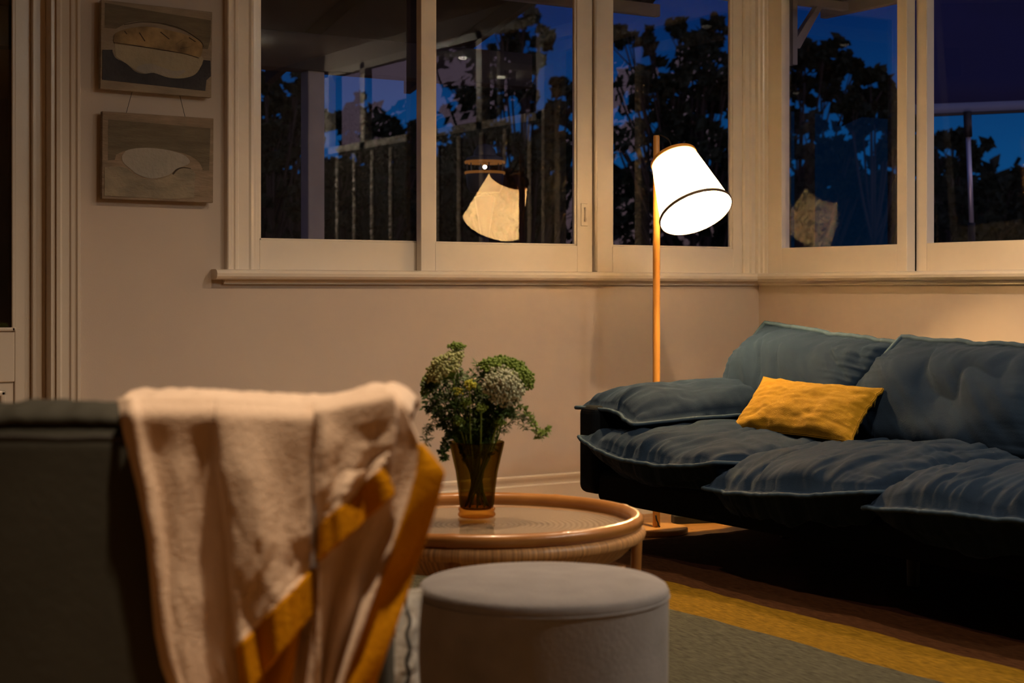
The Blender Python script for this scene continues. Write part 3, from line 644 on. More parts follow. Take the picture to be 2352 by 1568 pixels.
# power board and lead on the floor
pbd = thing('power_board', 'black power board on the timber floor behind the lamp base', 'power board', (-.66, -.36, 0), math.radians(-20))
MB().box(-.11, .11, -.028, .028, 0, .036).build('body', M['black'], pbd, bevel=.005)
MB().box(-.06, -.01, -.02, .02, .036, .066).build('plug', M['black'], pbd, bevel=.006)
MB().box(.02, .06, -.02, .02, .036, .060).build('plug', M['black'], pbd, bevel=.006)
_q = Matrix.Rotation(math.radians(20), 4, 'Z')
MB().tube(spline([_q @ Vector((x+.66, y+.36, z)) for x, y, z in [(-.56, -.395, .012), (-.50, -.47, .005), (-.46, -.58, .005), (-.50, -.67, .005), (-.42, -.70, .005)]], 8), .005, 8).build('power_cord', M['black'], pbd, smooth=True)

# ================================================================== SOFA
def cushion(b, nu, nv, half, fn, wr, flange=.03, ex=2.6, bot=.8):
    """b: mesh; fn(u, v, n): u, v in -1..1 across the seam plane, n off it in metres; wr(u, v): wrinkle height"""
    def prof(u, v):
        fu = 1-flange; a = min(1, abs(u)/fu); c = min(1, abs(v)/fu)
        return (max(0, 1-a**ex)*max(0, 1-c**ex))**.5
    def top(s, t):
        u, v = 2*s-1, 2*t-1; p = prof(u, v); return fn(u, v, .006+half*p+wr(u, v)*min(1, p*2.2))
    def under(s, t):
        u, v = 2*s-1, 2*t-1; p = prof(u, v); return fn(u, v, -.006-half*bot*p-.5*wr(u+3, v)*min(1, p*2))
    b.grid(nu, nv, top); b.grid(nu, nv, under, True)
    # rim between the two skins
    edge = [(i/(nu-1), 0) for i in range(nu)]+[(1, j/(nv-1)) for j in range(1, nv)]+[(1-i/(nu-1), 1) for i in range(1, nu)]+[(0, 1-j/(nv-1)) for j in range(1, nv-1)]
    k = len(edge); vs = [top(*e) for e in edge]+[under(*e) for e in edge]
    b.add(vs, [(i, k+i, k+(i+1) % k, (i+1) % k) for i in range(k)])
    return edge
def corner(u, v, w_, h_, k=.22):
    """soft-cornered outline: the square eased towards a round; returns metres"""
    return u*math.sqrt(1-k*v*v)/math.sqrt(1-k*.35)*w_/2, v*math.sqrt(1-k*u*u)/math.sqrt(1-k*.35)*h_/2
def gather(seed, k=34, amp=.010, side=.35):
    """soft pleats running in from the seams, uneven along them"""
    def g(u, v):
        e_ = 0
        for d, t, q in ((1-abs(v), u, 0), (1-abs(u), v, 9)):
            if d < side: e_ += fbm(t*k*.28+seed+q, d*1.6+seed*3, seed, 2)*amp*1.6*(1-d/side)**1.2*(.35+1.3*max(0, .25+fbm(t*2.2, seed+q)))
        return e_
    return g
SOFA_X, SOFA_Y = -.90, -1.80
sofa = thing('sofa', 'dark navy velvet sofa with plump seat and back cushions under the right windows', 'sofa', (SOFA_X, SOFA_Y, 0))
def sb(x, y, z): return (x-SOFA_X, y-SOFA_Y, z)
SY0, SY1 = -.622, -3.16
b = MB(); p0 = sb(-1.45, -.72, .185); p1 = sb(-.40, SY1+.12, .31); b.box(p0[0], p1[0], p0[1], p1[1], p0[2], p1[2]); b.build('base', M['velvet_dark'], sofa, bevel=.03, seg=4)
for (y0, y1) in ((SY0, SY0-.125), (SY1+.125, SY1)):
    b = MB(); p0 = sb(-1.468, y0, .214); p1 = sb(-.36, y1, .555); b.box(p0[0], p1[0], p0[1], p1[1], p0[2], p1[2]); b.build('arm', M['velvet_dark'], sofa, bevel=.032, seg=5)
b = MB(); p0 = sb(-.42, SY0-.005, .205); p1 = sb(-.24, SY1+.005, .798); b.box(p0[0], p1[0], p0[1], p1[1], p0[2], p1[2]); b.build('back_frame', M['velvet'], sofa, bevel=.03, seg=5)
for (x, y) in ((-1.06, -2.0), (-.706, -.975), (-.62, -2.0), (-1.06, -3.0), (-.706, -3.0)):
    p = sb(x, y, 0); MB().lathe([(0, .018), (.016, .018), (.020, .022), (.024, .21), (0, .21)], 14, cx=p[0], cy=p[1]).build('leg', M['black'], sofa, auto=40)
def loop_pts(fn, n=60):
    e_ = [(-1+2*i/n, -1) for i in range(n)]+[(1, -1+2*i/n) for i in range(n)]+[(1-2*i/n, 1) for i in range(n)]+[(-1, 1-2*i/n) for i in range(n)]
    return [fn(u, v, 0) for u, v in e_]
# seat cushions: u runs along the sofa away from the window wall, v towards the front
def seat(yc, wd, front, zs, seed, half=.095, crown=.0):
    """zs: seam height at the front edge for u = -1, 0, 1"""
    back = -.50
    def fn(u, v, n):
        x, y = corner(u, v, wd, back-front, .16)
        fr = (v+1)/2
        zf = zs[0]*(u*u-u)/2+zs[1]*(1-u*u)+zs[2]*(u*u+u)/2
        seam = .385*(1-fr**2.5)+zf*fr**2.5+.006*fbm(u*3+seed, v*2)+.003*fbm(u*16+seed, v*2)
        xx = (back+front)/2-(y)
        if v > .8: xx -= .012*fbm(u*5+seed, 2)
        return sb(xx, yc-x, seam+n)
    g = gather(seed, 34, .015, .6)
    def wr(u, v):
        d = fbm(u*1.3+seed, v*1.3, seed, 2)*.022+g(u, v)
        cr = max(0, 1-abs(fbm(u*2.6-v*.9+seed*2, v*.8+u*.3, 3, 2))*5)
        return d-.011*cr*smooth(.0, .4, 1-abs(u))
    b = MB(); cushion(b, 110, 100, half, fn, wr, .04, 4.6, 1.15)
    o = b.build('seat_cushion', M['velvet'], sofa, smooth=True)
    MB().tube(loop_pts(fn), .0075, 7, closed=True).build('piping', M['pipe'], o, smooth=True)
seat(-1.135, .86, -1.565, (.438, .383, .412), 1.3, .095)
seat(-1.885, .83, -1.575, (.322, .345, .392), 4.1, .100)
seat(-2.655, .86, -1.565, (.342, .372, .380), 7.7, .098)
# back cushions: u along the sofa, v upwards
def backc(yc, wd, zt, seed, lean=.30, zb=.40):
    def fn(u, v, n):
        x, y = corner(u, v, wd, 2, .13)
        t = (y+1)/2
        top_ = zt[0]*(u*u-u)/2+zt[1]*(1-u*u)+zt[2]*(u*u+u)/2
        z = zb+(top_-zb)*t+.010*fbm(u*3.5, seed)*max(0, t)**6
        xx = -.785+lean*max(0, t)**1.25-.02*math.sin(t*PI)
        nx, nz = -.86, .36
        return sb(xx+nx*n+.012*fbm(u*6+seed*2, 1)*max(0, t)**8, yc-x, z+nz*n*(1-max(0, t)**6))
    g = gather(seed, 30, .016, .55)
    def wr(u, v):
        # long slanting creases falling away from the top seam
        c2 = u*.80-(1-v)*.42; c1 = u*.42+(1-v)*.80
        a_ = fbm(c2*3.2+seed, c1*.55+seed*2, seed, 3)
        cr = max(0, 1-abs(fbm(c2*2.6+seed*3, c1*.5, seed+4, 2))*4.5)**1.5
        m_ = smooth(-1.0, .3, v)*smooth(1.0, .7, abs(u))
        return fbm(u*1.1+seed, v*1.1, seed, 2)*.022+g(u, v)*(.4+.6*smooth(-.4, .8, v))+(.040*a_-.024*cr)*(.25+.75*m_)
    b = MB(); cushion(b, 120, 120, .135, fn, wr, .045, 4.2, .75)
    o = b.build('back_cushion', M['velvet'], sofa, smooth=True)
    MB().tube(loop_pts(fn), .0115, 7, closed=True).build('piping', M['pipe'], o, smooth=True)
backc(-1.000, .80, (.872, .822, .808), 2.2)
backc(-1.860, .96, (.838, .800, .812), 5.4)
backc(-2.725, .74, (.815, .805, .82), 8.8)
# pad lying over the arm
def padfn(u, v, n):     # u along the arm towards the front, v across (+1 = inner side)
    x = -.985-u*.478*(1-.05*(1-v*v)); y = -.795-v*.190*(1-.06*(1-u*u))
    z = .555-.040*smooth(.0, 1, v)-.012*smooth(.2, 1, u)+.02*smooth(.4, 1, -v)*0+.003*fbm(v*4, u*2)
    return sb(x+.006*fbm(v*4, 2)*smooth(.8, 1, u), y, z+n)
gp = gather(3.3, 32, .014, .6)
b = MB(); cushion(b, 96, 64, .082, padfn, lambda u, v: gp(u, v)+fbm(u*2, v*2, 9)*.016, .045, 4.2, .3)
o = b.build('arm_pad', M['velvet'], sofa, smooth=True)
MB().tube(loop_pts(padfn), .0075, 7, closed=True).build('piping', M['pipe'], o, smooth=True)
# mustard cushion
TL, TR, BL, BR = Vector((-.825, -.985, .660)), Vector((-.830, -1.635, .648)), Vector((-1.050, -1.035, .458)), Vector((-1.050, -1.700, .470))
pc = (TL+TR+BL+BR)/4
pil = thing('throw_cushion', 'mustard yellow linen cushion propped on the navy sofa', 'cushion', pc)
nrm = (TR-TL).cross(BL-TL).normalized()
if nrm.x > 0: nrm = -nrm
def pfn(u, v, n):
    s, t = (u+1)/2, (v+1)/2
    k = 1-.10*(1-v*v)*u*u*0
    s2 = .5+(s-.5)*(1-.06*(1-v*v)); t2 = .5+(t-.5)*(1-.13*(1-u*u))
    p = (BL.lerp(BR, s2)).lerp(TL.lerp(TR, s2), t2)
    return p-pc+nrm*(n+.008*fbm(v*6, 2)*smooth(.85, 1, u))
gq = gather(6.1, 22, .006, .4)
b = MB(); cushion(b, 96, 64, .062, pfn, lambda u, v: gq(u, v)+fbm(u*2.2, v*2.2, 4)*.012, .03, 2.2, .9)
po = b.build('cover', M['mustard'], pil, smooth=True)
MB().tube(loop_pts(pfn), .0028, 6, closed=True).build('seam', M['mustard'], po, smooth=True)

# ================================================================== RUG
def rug_mat():
    m = mat('striped_wool_rug', (.1, .1, .1, 1), .97, bump=.5, bump_scale=120, stretch=(3, .4, 1), spec=.05)
    t = m.node_tree; p = t.nodes['Principled BSDF']; c = t.nodes.new('ShaderNodeTexCoord')
    s = t.nodes.new('ShaderNodeSeparateXYZ'); t.links.new(c.outputs['Object'], s.inputs[0])
    mp = t.nodes.new('ShaderNodeMapping'); mp.inputs['Scale'].default_value = (.4, 1, 1); t.links.new(c.outputs['Object'], mp.inputs[0])
    n = t.nodes.new('ShaderNodeTexNoise'); n.inputs['Scale'].default_value = 2.4; n.inputs['Detail'].default_value = 2; t.links.new(mp.outputs[0], n.inputs['Vector'])
    a = t.nodes.new('ShaderNodeMath'); a.operation = 'MULTIPLY_ADD'; a.inputs[1].default_value = .07; t.links.new(n.outputs['Fac'], a.inputs[0]); t.links.new(s.outputs['X'], a.inputs[2])
    r = t.nodes.new('ShaderNodeMapRange'); r.inputs['From Min'].default_value = -1.8+.035; r.inputs['From Max'].default_value = 1.4+.035; t.links.new(a.outputs[0], r.inputs['Value'])
    cr = t.nodes.new('ShaderNodeValToRGB'); cr.color_ramp.interpolation = 'CONSTANT'
    # object x = world x + 2.0 ; edges at world -1.38 / -1.65 / -1.935
    f_ = lambda wx: (wx+2.0+1.8)/3.2
    E_ = cr.color_ramp.elements; E_[0].position = 0; E_[0].color = (.066, .064, .046, 1); E_[1].position = f_(-1.435); E_[1].color = (.020, .0065, .004, 1)
    for wx, col in ((-3.2, (.30, .20, .05, 1)), (-2.95, (.066, .064, .046, 1)), (-1.972, (.165, .092, .007, 1)), (-1.69, (.052, .022, .009, 1))):
        k = E_.new(f_(wx)); k.color = col
    t.links.new(r.outputs[0], cr.inputs['Fac'])
    n2 = t.nodes.new('ShaderNodeTexNoise'); n2.inputs['Scale'].default_value = 70; n2.inputs['Detail'].default_value = 4
    mp2 = t.nodes.new('ShaderNodeMapping'); mp2.inputs['Scale'].default_value = (3, .35, 1); t.links.new(c.outputs['Object'], mp2.inputs[0]); t.links.new(mp2.outputs[0], n2.inputs['Vector'])
    r2 = t.nodes.new('ShaderNodeMapRange'); r2.inputs['From Min'].default_value = .3; r2.inputs['From Max'].default_value = .7; r2.inputs['To Min'].default_value = .45; r2.inputs['To Max'].default_value = 1.35; t.links.new(n2.outputs['Fac'], r2.inputs['Value'])
    x = t.nodes.new('ShaderNodeVectorMath'); x.operation = 'SCALE'; t.links.new(cr.outputs[0], x.inputs[0]); t.links.new(r2.outputs[0], x.inputs['Scale'])
    t.links.new(x.outputs[0], p.inputs['Base Color']); return m
b = MB()
def rugf(s, t):
    x = -3.7+3.2*s; yf = -.70+.022*fbm(s*16, 3)-.02*math.sin(s*9); y = yf+(-4.6-yf)*t
    return (x+2.0, y+2.5, .010+.003*fbm(s*30, t*40))
b.grid(120, 90, rugf)
rg = b.build('rug', rug_mat(), loc=(-2.0, -2.5, 0), solid=.012, smooth=True)
tag(rg, 'large striped wool rug in maroon, brown, mustard and grey green', 'rug')

# ================================================================== RATTAN TABLE
tc_ = Cv+Rv*(-.07)+Fv*4.04
TZ = .022
table = thing('coffee_table', 'round rattan coffee table with glass top in front of the sofa', 'table', (tc_.x, tc_.y, .019), math.radians(-32))
def ring(R_, z, r, n=120, wob=0): return [((R_+wob*fbm(i*.3, z*9))*math.cos(2*PI*i/n), (R_+wob*fbm(i*.3, z*9))*math.sin(2*PI*i/n), z) for i in range(n)]
def cane(b, R_, z, r, n=144, nodes=9, ph=0):   # bamboo-like ring, swelling slightly at its nodes
    rs = [r*(1+.10*math.exp(-((((i/n*nodes+ph) % 1)-.5)/.035)**2)) for i in range(n)]
    b.tube(ring(R_, z, r, n), rs, 12, closed=True)
b = MB(); cane(b, .383, .412, .0165); b.build('top_rim', M['rattan'], table, smooth=True)
b = MB(); cane(b, .388, .380, .0165, nodes=60, ph=.3); b.build('bound_rim', M['rattan_pale'], table, smooth=True)
b = MB(); n_ = 150
b.lathe([(.384, .366), (.366, .345), (.350, .330), (.338, .322), (.334, .324), (.346, .334), (.378, .366)], 96); b.build('cane_apron', M['rattan_pale'], table, smooth=True)
MB().lathe([(0, .400), (.372, .400), (.374, .402), (.374, .406), (.372, .408), (0, .408)], 96).build('glass_top', M['glass'], table, auto=40)
def weave():
    m = mat('woven_cane', (.30, .20, .115, 1), .75, spec=.2)
    t = m.node_tree; p = t.nodes['Principled BSDF']; c = t.nodes.new('ShaderNodeTexCoord'); wv = t.nodes.new('ShaderNodeTexWave'); wv.wave_type = 'RINGS'; wv.rings_direction = 'Z'
    wv.inputs['Scale'].default_value = 22; wv.inputs['Distortion'].default_value = 1.2; t.links.new(c.outputs['Object'], wv.inputs['Vector'])
    x = t.nodes.new('ShaderNodeMix'); x.data_type = 'RGBA'; x.inputs[6].default_value = (.38, .27, .165, 1); x.inputs[7].default_value = (.31, .21, .125, 1); t.links.new(wv.outputs['Fac'], x.inputs[0]); t.links.new(x.outputs[2], p.inputs['Base Color'])
    bp = t.nodes.new('ShaderNodeBump'); bp.inputs['Strength'].default_value = .4; bp.inputs['Distance'].default_value = .004; t.links.new(wv.outputs['Fac'], bp.inputs['Height']); t.links.new(bp.outputs[0], p.inputs['Normal']); return m
MB().lathe([(0, .388), (.36, .388), (.38, .392), (.38, .396), (0, .396)], 96).build('woven_top', weave(), table, auto=40)
b = MB(); cane(b, .27, .10, .011); b.build('foot_ring', M['rattan'], table, smooth=True)
for i in range(4):
    a = i*PI/2+math.radians(-13)
    for R_, z0, da in ((.384, .372, .06), (.352, .312, -.10)):
        a1 = a+da; c_, s_ = math.cos(a1), math.sin(a1)
        pts = spline([(R_*c_, R_*s_, z0), ((R_-.006)*c_, (R_-.006)*s_, z0*.66), ((R_-.018)*c_, (R_-.018)*s_, z0*.33), ((R_-.012)*c_, (R_-.012)*s_, 0)], 6)
        b = MB(); b.tube(pts, .0135, 10); b.build('leg', M['rattan'], table, smooth=True)

# ================================================================== VASE AND FLOWERS
vc = Cv+Rv*(-.0895)+Fv*4.09; VZ = .019+.408
def inpx(px, py, dd=0):      # offset from the vase centre in metres, for points given on a sketch of the bunch
    k = (4.09+dd)/3700
    p = Rv*((px-1095)*k)+Fv*dd; return Vector((vc.x+p.x, vc.y+p.y, 1-(py-668)*k))
vase = thing('vase', 'smoked amber glass vase with flared rim standing on the rattan table', 'vase', (vc.x, vc.y, VZ+.0005))
MB().lathe([(0, .018), (.036, .020), (.040, .030), (.044, .07), (.050, .115), (.060, .160), (.0675, .188), (.069, .191), (.0705, .189), (.064, .160), (.0535, .115), (.0475, .07), (.0435, .030), (.041, .024)], 64).build('body', M['amber'], vase, smooth=True)
MB().lathe([(0, 0), (.044, 0), (.0475, .003), (.048, .007), (.046, .011), (.0445, .014), (.047, .018), (.047, .022), (.043, .026), (.036, .020), (0, .018)], 64).build('foot', M['amber_foot'], vase, smooth=True)
def stem(b, p0, p1, r=.0022, bend=(0, 0, 0)):
    m = p0.lerp(p1, .5)+Vector(bend); pts = spline([p0, m, p1], 6); b.tube(pts, r, 6); return pts
def vase_pt(a, r=.028, z=.035): return Vector((vc.x+r*math.cos(a), vc.y+r*math.sin(a), VZ+z))
def rim_pt(d): # where a stem passes the rim, leaning toward direction d
    d2 = Vector((d.x, d.y, 0)); 
    if d2.length > .05: d2 *= .05/d2.length
    return Vector((vc.x+d2.x, vc.y+d2.y, VZ+.19))
def flower(name, label, px, py, dd, R_, nrm_px, mkey, group=None, dens=70, fl=.0055, cat='flower', dome=.45):
    """umbel: stem from inside the vase, rays, and little domes of florets; nrm_px = facing (right, up, toward)"""
    rnd = random.Random(int(px*7+py))
    c = inpx(px, py, dd); d = c-Vector((vc.x, vc.y, c.z))
    nn = (Rv*nrm_px[0]+Vector((0, 0, 1))*nrm_px[1]-Fv*nrm_px[2]).normalized()
    p0 = vase_pt(math.atan2(-d.y, -d.x)+rnd.uniform(-.4, .4)); rp = rim_pt(d)
    hub = c-nn*R_*.85
    r = thing(name, label, cat, p0, 0, group)
    b = MB(); pts = spline([p0-p0, rp-p0, rp.lerp(hub, .6)-p0+Vector((0, 0, .01)), hub-p0], 7); b.tube(pts, .0021, 6); b.build('stem', M['stemg'], r, smooth=True)
    u = nn.orthogonal().normalized(); v = nn.cross(u); fb = MB(); rb = MB()
    for i in range(dens):
        rr = R_*math.sqrt((i+.5)/dens); t = i*2.39996
        q_ = c+u*(rr*math.cos(t))+v*(rr*math.sin(t))+nn*(dome*R_*(1-(rr/R_)**2)-dome*R_*.4)+Vector((rnd.gauss(0, .0012), rnd.gauss(0, .0012), rnd.gauss(0, .0012)))
        rb.tube([hub-p0, (hub.lerp(q_, .6)+nn*.002)-p0, q_-p0], .0006, 4, cap=False)
        for k in range(5):
            fb.ball(q_-p0+Vector((rnd.gauss(0, fl*.7), rnd.gauss(0, fl*.7), rnd.gauss(0, fl*.55))), fl*rnd.uniform(.45, .8), 6)
    rb.build('rays', M['stemg'], r); fb.build('floret_head', M[mkey], r, smooth=True); return r
flower('umbel_flower', 'broad pale yellow green umbel flower at the left of the vase', 1018, 838, -.02, .056, (-.55, .75, .35), 'umb_pale', dens=110)
flower('umbel_flower', 'whitish dome shaped umbel flower at the right front of the vase', 1163, 886, -.055, .052, (.35, .35, .85), 'umb_white', dens=130, dome=.75)
flower('umbel_flower', 'bright green umbel flower behind the whitish one', 1152, 838, .02, .054, (.15, .95, .25), 'umb_green', dens=110)
flower('umbel_flower', 'green umbel flower drooping at the upper right edge of the bunch', 1200, 856, .0, .042, (.75, .55, .3), 'umb_green', dens=80)
flower('umbel_flower', 'small green umbel flower standing highest above the bunch', 1049, 794, .02, .022, (0, 1, .1), 'umb_green', dens=34, fl=.0042)
flower('umbel_flower', 'olive green umbel flower low at the left side of the bunch', 985, 878, .03, .034, (-.8, .4, .4), 'umb_green', dens=60)
for i, (x, y, dd, lb) in enumerate([(1080, 882, -.06, 'yellow flower head just under the top middle of the bunch'), (1050, 899, -.05, 'yellow flower head left of the middle of the bunch'), (1108, 936, -.065, 'yellow green floret in the centre of the bunch'), (1152, 968, -.06, 'yellow green floret low on the right of the bunch'), (1055, 966, -.06, 'yellow green floret low on the left of the bunch'), (1072, 925, -.05, 'small yellow green floret between the two yellow ones')]):
    flower('small_flower', lb, x, y, dd, .013 if i < 2 else .012, (.1, .8, .6), 'umb_yel' if i < 2 else 'umb_green', dens=18, fl=.0042)
def sprig(name, label, pts_px, mkey, n, ll, seed, group=None, spread=.02, width=.12):
    rnd = random.Random(seed)
    P = [inpx(*p) for p in pts_px]; p0 = P[0]
    r = thing(name, label, 'foliage', p0, 0, group)
    path = spline([p-p0 for p in P], 10)
    MB().tube(path, [.0018*(1-.6*i/(len(path)-1)) for i in range(len(path))], 5).build('stem', M['stemg'], r, smooth=True)
    b = MB(); k0 = int(len(path)*.25)
    for i in range(n):
        k = rnd.randint(k0, len(path)-1); c = path[k]
        a = Vector((rnd.gauss(0, 1), rnd.gauss(0, 1), rnd.gauss(0, .8))).normalized()*spread*rnd.uniform(.3, 1.2)
        e_ = c+a; b.tube([c, c.lerp(e_, .5)+Vector((0, 0, .002)), e_], .0005, 3, cap=False)
        for j in range(6):
            q_ = c.lerp(e_, rnd.uniform(.3, 1.0)); d_ = (a.normalized()+Vector((rnd.gauss(0, .8), rnd.gauss(0, .8), rnd.gauss(0, .8)))).normalized()
            s_ = d_.orthogonal().normalized(); l_ = ll*rnd.uniform(.5, 1.2)
            b.add([q_, q_+d_*l_*.5+s_*l_*width, q_+d_*l_, q_+d_*l_*.5-s_*l_*width], [(0, 1, 2, 3)])
    b.build('leaflets', M[mkey], r); return r
G = 'feathery leaf sprigs in the bunch'
SP = [((1085, 1110, 0), (1075, 1015, .0), (1020, 930, .0), (985, 870, .0)), ((1090, 1110, 0), (1085, 1010, .01), (1060, 920, .03), (1050, 850, .03)), ((1095, 1110, 0), (1100, 1010, .02), (1105, 930, .04), (1100, 850, .04)),
      ((1100, 1110, 0), (1110, 1010, .0), (1150, 940, .0), (1190, 880, .0)), ((1085, 1110, 0), (1070, 1015, -.02), (1015, 960, -.03), (990, 920, -.04)), ((1090, 1110, 0), (1080, 1012, -.03), (1060, 960, -.05), (1040, 900, -.05)),
      ((1105, 1110, 0), (1115, 1012, -.02), (1140, 960, -.04), (1175, 940, -.05)), ((1098, 1110, 0), (1100, 1012, -.03), (1110, 950, -.03), (1130, 900, -.02)), ((1090, 1110, 0), (1090, 1010, .02), (1030, 900, .05), (1010, 850, .05)),
      ((1100, 1110, 0), (1110, 1010, .03), (1160, 900, .05), (1190, 850, .05)), ((1092, 1110, 0), (1090, 1010, -.02), (1085, 940, -.02), (1080, 870, -.01)), ((1100, 1110, 0), (1105, 1010, -.01), (1120, 930, .0), (1130, 860, .0))]
for i, s_ in enumerate(SP): sprig('leaf_sprig', 'feathery dark green leaf sprig filling the middle of the bunch', s_, 'ferng', 150, .015, 100+i, G, .027, .19)
sprig('leaf_sprig', 'wispy sprig arching out at the left and hanging beside the vase rim', ((1085, 1090, 0), (1065, 1012, -.02), (1020, 975, -.03), (985, 985, -.03), (980, 1020, -.03)), 'ferng', 70, .013, 201, None, .022, .10)
sprig('leaf_sprig', 'leafy sprig hanging down over the left side of the vase', ((1085, 1080, 0), (1055, 1010, -.04), (1030, 1000, -.05), (1022, 1030, -.05), (1020, 1055, -.05)), 'ferng', 80, .013, 203, None, .012, .25)
sprig('leaf_sprig', 'wispy sprig spreading low on the right of the bunch', ((1105, 1090, 0), (1125, 1012, -.02), (1165, 975, -.03), (1195, 955, -.03), (1205, 985, -.02)), 'ferng', 70, .013, 205, None, .022, .10)
sprig('leaf_sprig', 'long sprig drooping out to the right of the bunch with a leafy tip', ((1105, 1090, 0), (1120, 1012, -.01), (1180, 925, -.02), (1222, 965, -.02), (1240, 1000, -.02), (1256, 985, -.02)), 'umb_green', 70, .012, 207, None, .011, .3)
# cut stems standing in the vase
for i in range(9):
    a = i*.7; p0 = vase_pt(a, .03, .026); p1 = vase_pt(a+2.4, .045, .19)
    b = MB(); b.tube([(0, 0, 0), (p1-p0)*.5, p1-p0], .0024, 6); o = b.build('cut_stem', M['stemg'], loc=p0, smooth=True); tag(o, 'bare green stem standing inside the amber vase', 'stem', 'stems inside the vase')

# ================================================================== OTTOMAN
oc = Cv+Rv*.0577+Fv*3.00
ott = thing('ottoman', 'round grey felt ottoman in front of the rattan table', 'ottoman', (oc.x, oc.y, .019))
MB().lathe([(0, .0), (.222, .0), (.228, .006), (.231, .05), (.232, .25), (.233, .400), (.2325, .417), (0, .417)], 96).build('body', M['ott'], ott, auto=50)
MB().lathe([(.2325, .4185), (.2345, .425), (.230, .435), (.222, .440), (.17, .4445), (.10, .447), (0, .448), (0, .4185), (.2325, .4185)], 96).build('top', M['ott'], ott, smooth=True)
MB().tube(ring(.2335, .4180, 0, 96), .0026, 8, closed=True).build('piping', M['ott'], ott, smooth=True)

# ================================================================== ARMCHAIR, THROW, CUSHION
# the chair has its back to the room's near side; local x runs along its back, y towards its seat
cr_ = Cv+Rv*(-.45)+Fv*2.05
chair = thing('armchair', 'dark leather armchair seen from behind at the lower left', 'armchair', (cr_.x, cr_.y, 0), YAW)
def lx(px, d=1.97): return (px-1176)/3700*d+.45
def lz(py, d=1.97): return 1-(py-668)/3700*d
# back: a padded slab with a rolled top lip
CX0, CX1 = lx(-260), lx(885)
b = MB()
b.prism([(.0, .30), (.14, .30), (.135, .80), (.115, .835), (.02, .835), (.0, .815)][::-1], lambda y, z, t: (CX0+(CX1-CX0)*t, y-.05, z)); b.build('backrest', M['chair'], chair, bevel=.022, seg=4, auto=60)
b = MB()
def lip(s, t):
    a = 2*PI*t; x = CX0+.01+(CX1-CX0-.02)*s
    e_ = .003*fbm(s*5, 2)
    rr = (.058, .020)
    return (x, .020+rr[0]*1.05*math.cos(a), .838+e_+rr[1]*math.sin(a)+.004*fbm(s*24, math.cos(a)))
b.grid(60, 20, lip, True); b.build('top_roll', M['chair'], chair, smooth=True)
MB().tube([(CX0+.01+(CX1-CX0-.02)*i/40, -.046, .817+.002*fbm(i/40*7, 2)) for i in range(41)], .004, 6).build('piping', M['black'], chair, smooth=True)
MB().box(CX0+.02, CX1-.02, .10, .62, .24, .40).build('seat', M['chair'], chair, bevel=.04, seg=4)
MB().box(CX0+.02, CX1-.02, .0, .60, .16, .25).build('base', M['chair'], chair, bevel=.01)
for (x, y) in ((CX0+.07, .03), (CX1-.07, .03), (CX0+.07, .55), (CX1-.07, .55)): MB().lathe([(0, .0), (.014, .0), (.022, .165), (0, .165)], 14, cx=x, cy=y).build('leg', M['black'], chair, auto=40)

# throw hanging over the chair: sheets with their own folds
throw = thing('throw_blanket', 'cream wool throw with mustard border hanging over the armchair back', 'blanket', (cr_.x, cr_.y, .5), YAW)
def sheet(b, Lp, Rp, nu, nv, dep, fold, over=None):
    """Lp, Rp: [(t, px, py)] left and right edges, top to bottom; dep(u,t): distance forward of the chair back (m); fold likewise"""
    def f(u, t):
        l = poly(Lp, t); r = poly(Rp, t)
        x = l[0]+(r[0]-l[0])*u; y = l[1]+(r[1]-l[1])*u
        d = dep(u, t)+fold(u, t)
        dd = 1.985-d
        return ((x-1176)/3700*dd+.45, dd-2.05, lz(y, dd)-.5)
    b.grid(nu, nv, f, True); return f
def crisp(u, c, w_): return math.exp(-((u-c)/w_)**2)
WH = []
def mk(name, m_, Lp, Rp, dep, fold, parent, nu=70, nv=80, sol=.005):
    b = MB(); sheet(b, Lp, Rp, nu, nv, dep, fold); o = b.build(name, m_, parent, smooth=True, solid=sol); return o
def topcurl(t, k=.05): return 0
# panel 1 (left, lies lowest)
L1 = [(0, 272, 915), (.10, 284, 985), (.3, 318, 1120), (.5, 336, 1230), (.65, 348, 1340), (.8, 358, 1450), (.9, 374, 1530), (1, 400, 1600)]
R1_ = [(0, 520, 912), (.10, 520, 985), (.3, 520, 1120), (.5, 536, 1230), (.65, 548, 1340), (.8, 560, 1450), (.9, 570, 1530), (1, 580, 1600)]
roll = lambda t: -.022*(1-smooth(0, .08, t))**2
mk('blanket_panel', M['wool'], L1, R1_, lambda u, t: .012+roll(t)+.012*(1-smooth(0, .2, t)), lambda u, t: (.009*math.sin(u*5.5+t*1.4+.5)*smooth(0.04, .5, t)+.007*math.sin(u*13+t*5)*smooth(.02, .3, t)+.010*fbm(u*3, t*3, 2)*t-.012*crisp(u, 0, .05)+.008*crisp(u, .12, .05)), throw)
# panel 2 (middle)
L2 = [(0, 496, 914), (.12, 493, 1000), (.25, 493, 1080), (.35, 504, 1143), (.5, 517, 1239), (.7, 528, 1376), (.85, 537, 1480), (1, 545, 1486)]
R2_ = [(0, 726, 928), (.12, 724, 1000), (.25, 723, 1080), (.35, 722, 1143), (.5, 722, 1210), (.7, 722, 1260), (.85, 722, 1290), (1, 721, 1303)]
f2 = lambda u, t: (.010*math.sin(u*4.2+.2)*smooth(0, .3, t)+.012*math.sin(u*9-t*4)*t+.012*fbm(u*3+4, t*3, 5)*t-.030*crisp(u, 0, .05)*smooth(.03, .25, t)-.014*crisp(u, 1, .06)*smooth(.05, .3, t))
mk('blanket_panel', M['wool'], L2, R2_, lambda u, t: .042+roll(t), f2, throw)
L2b = [(0, 545, 1486), (1, 562, 1600)]; R2b = [(0, 721, 1303), (1, 724, 1400)]
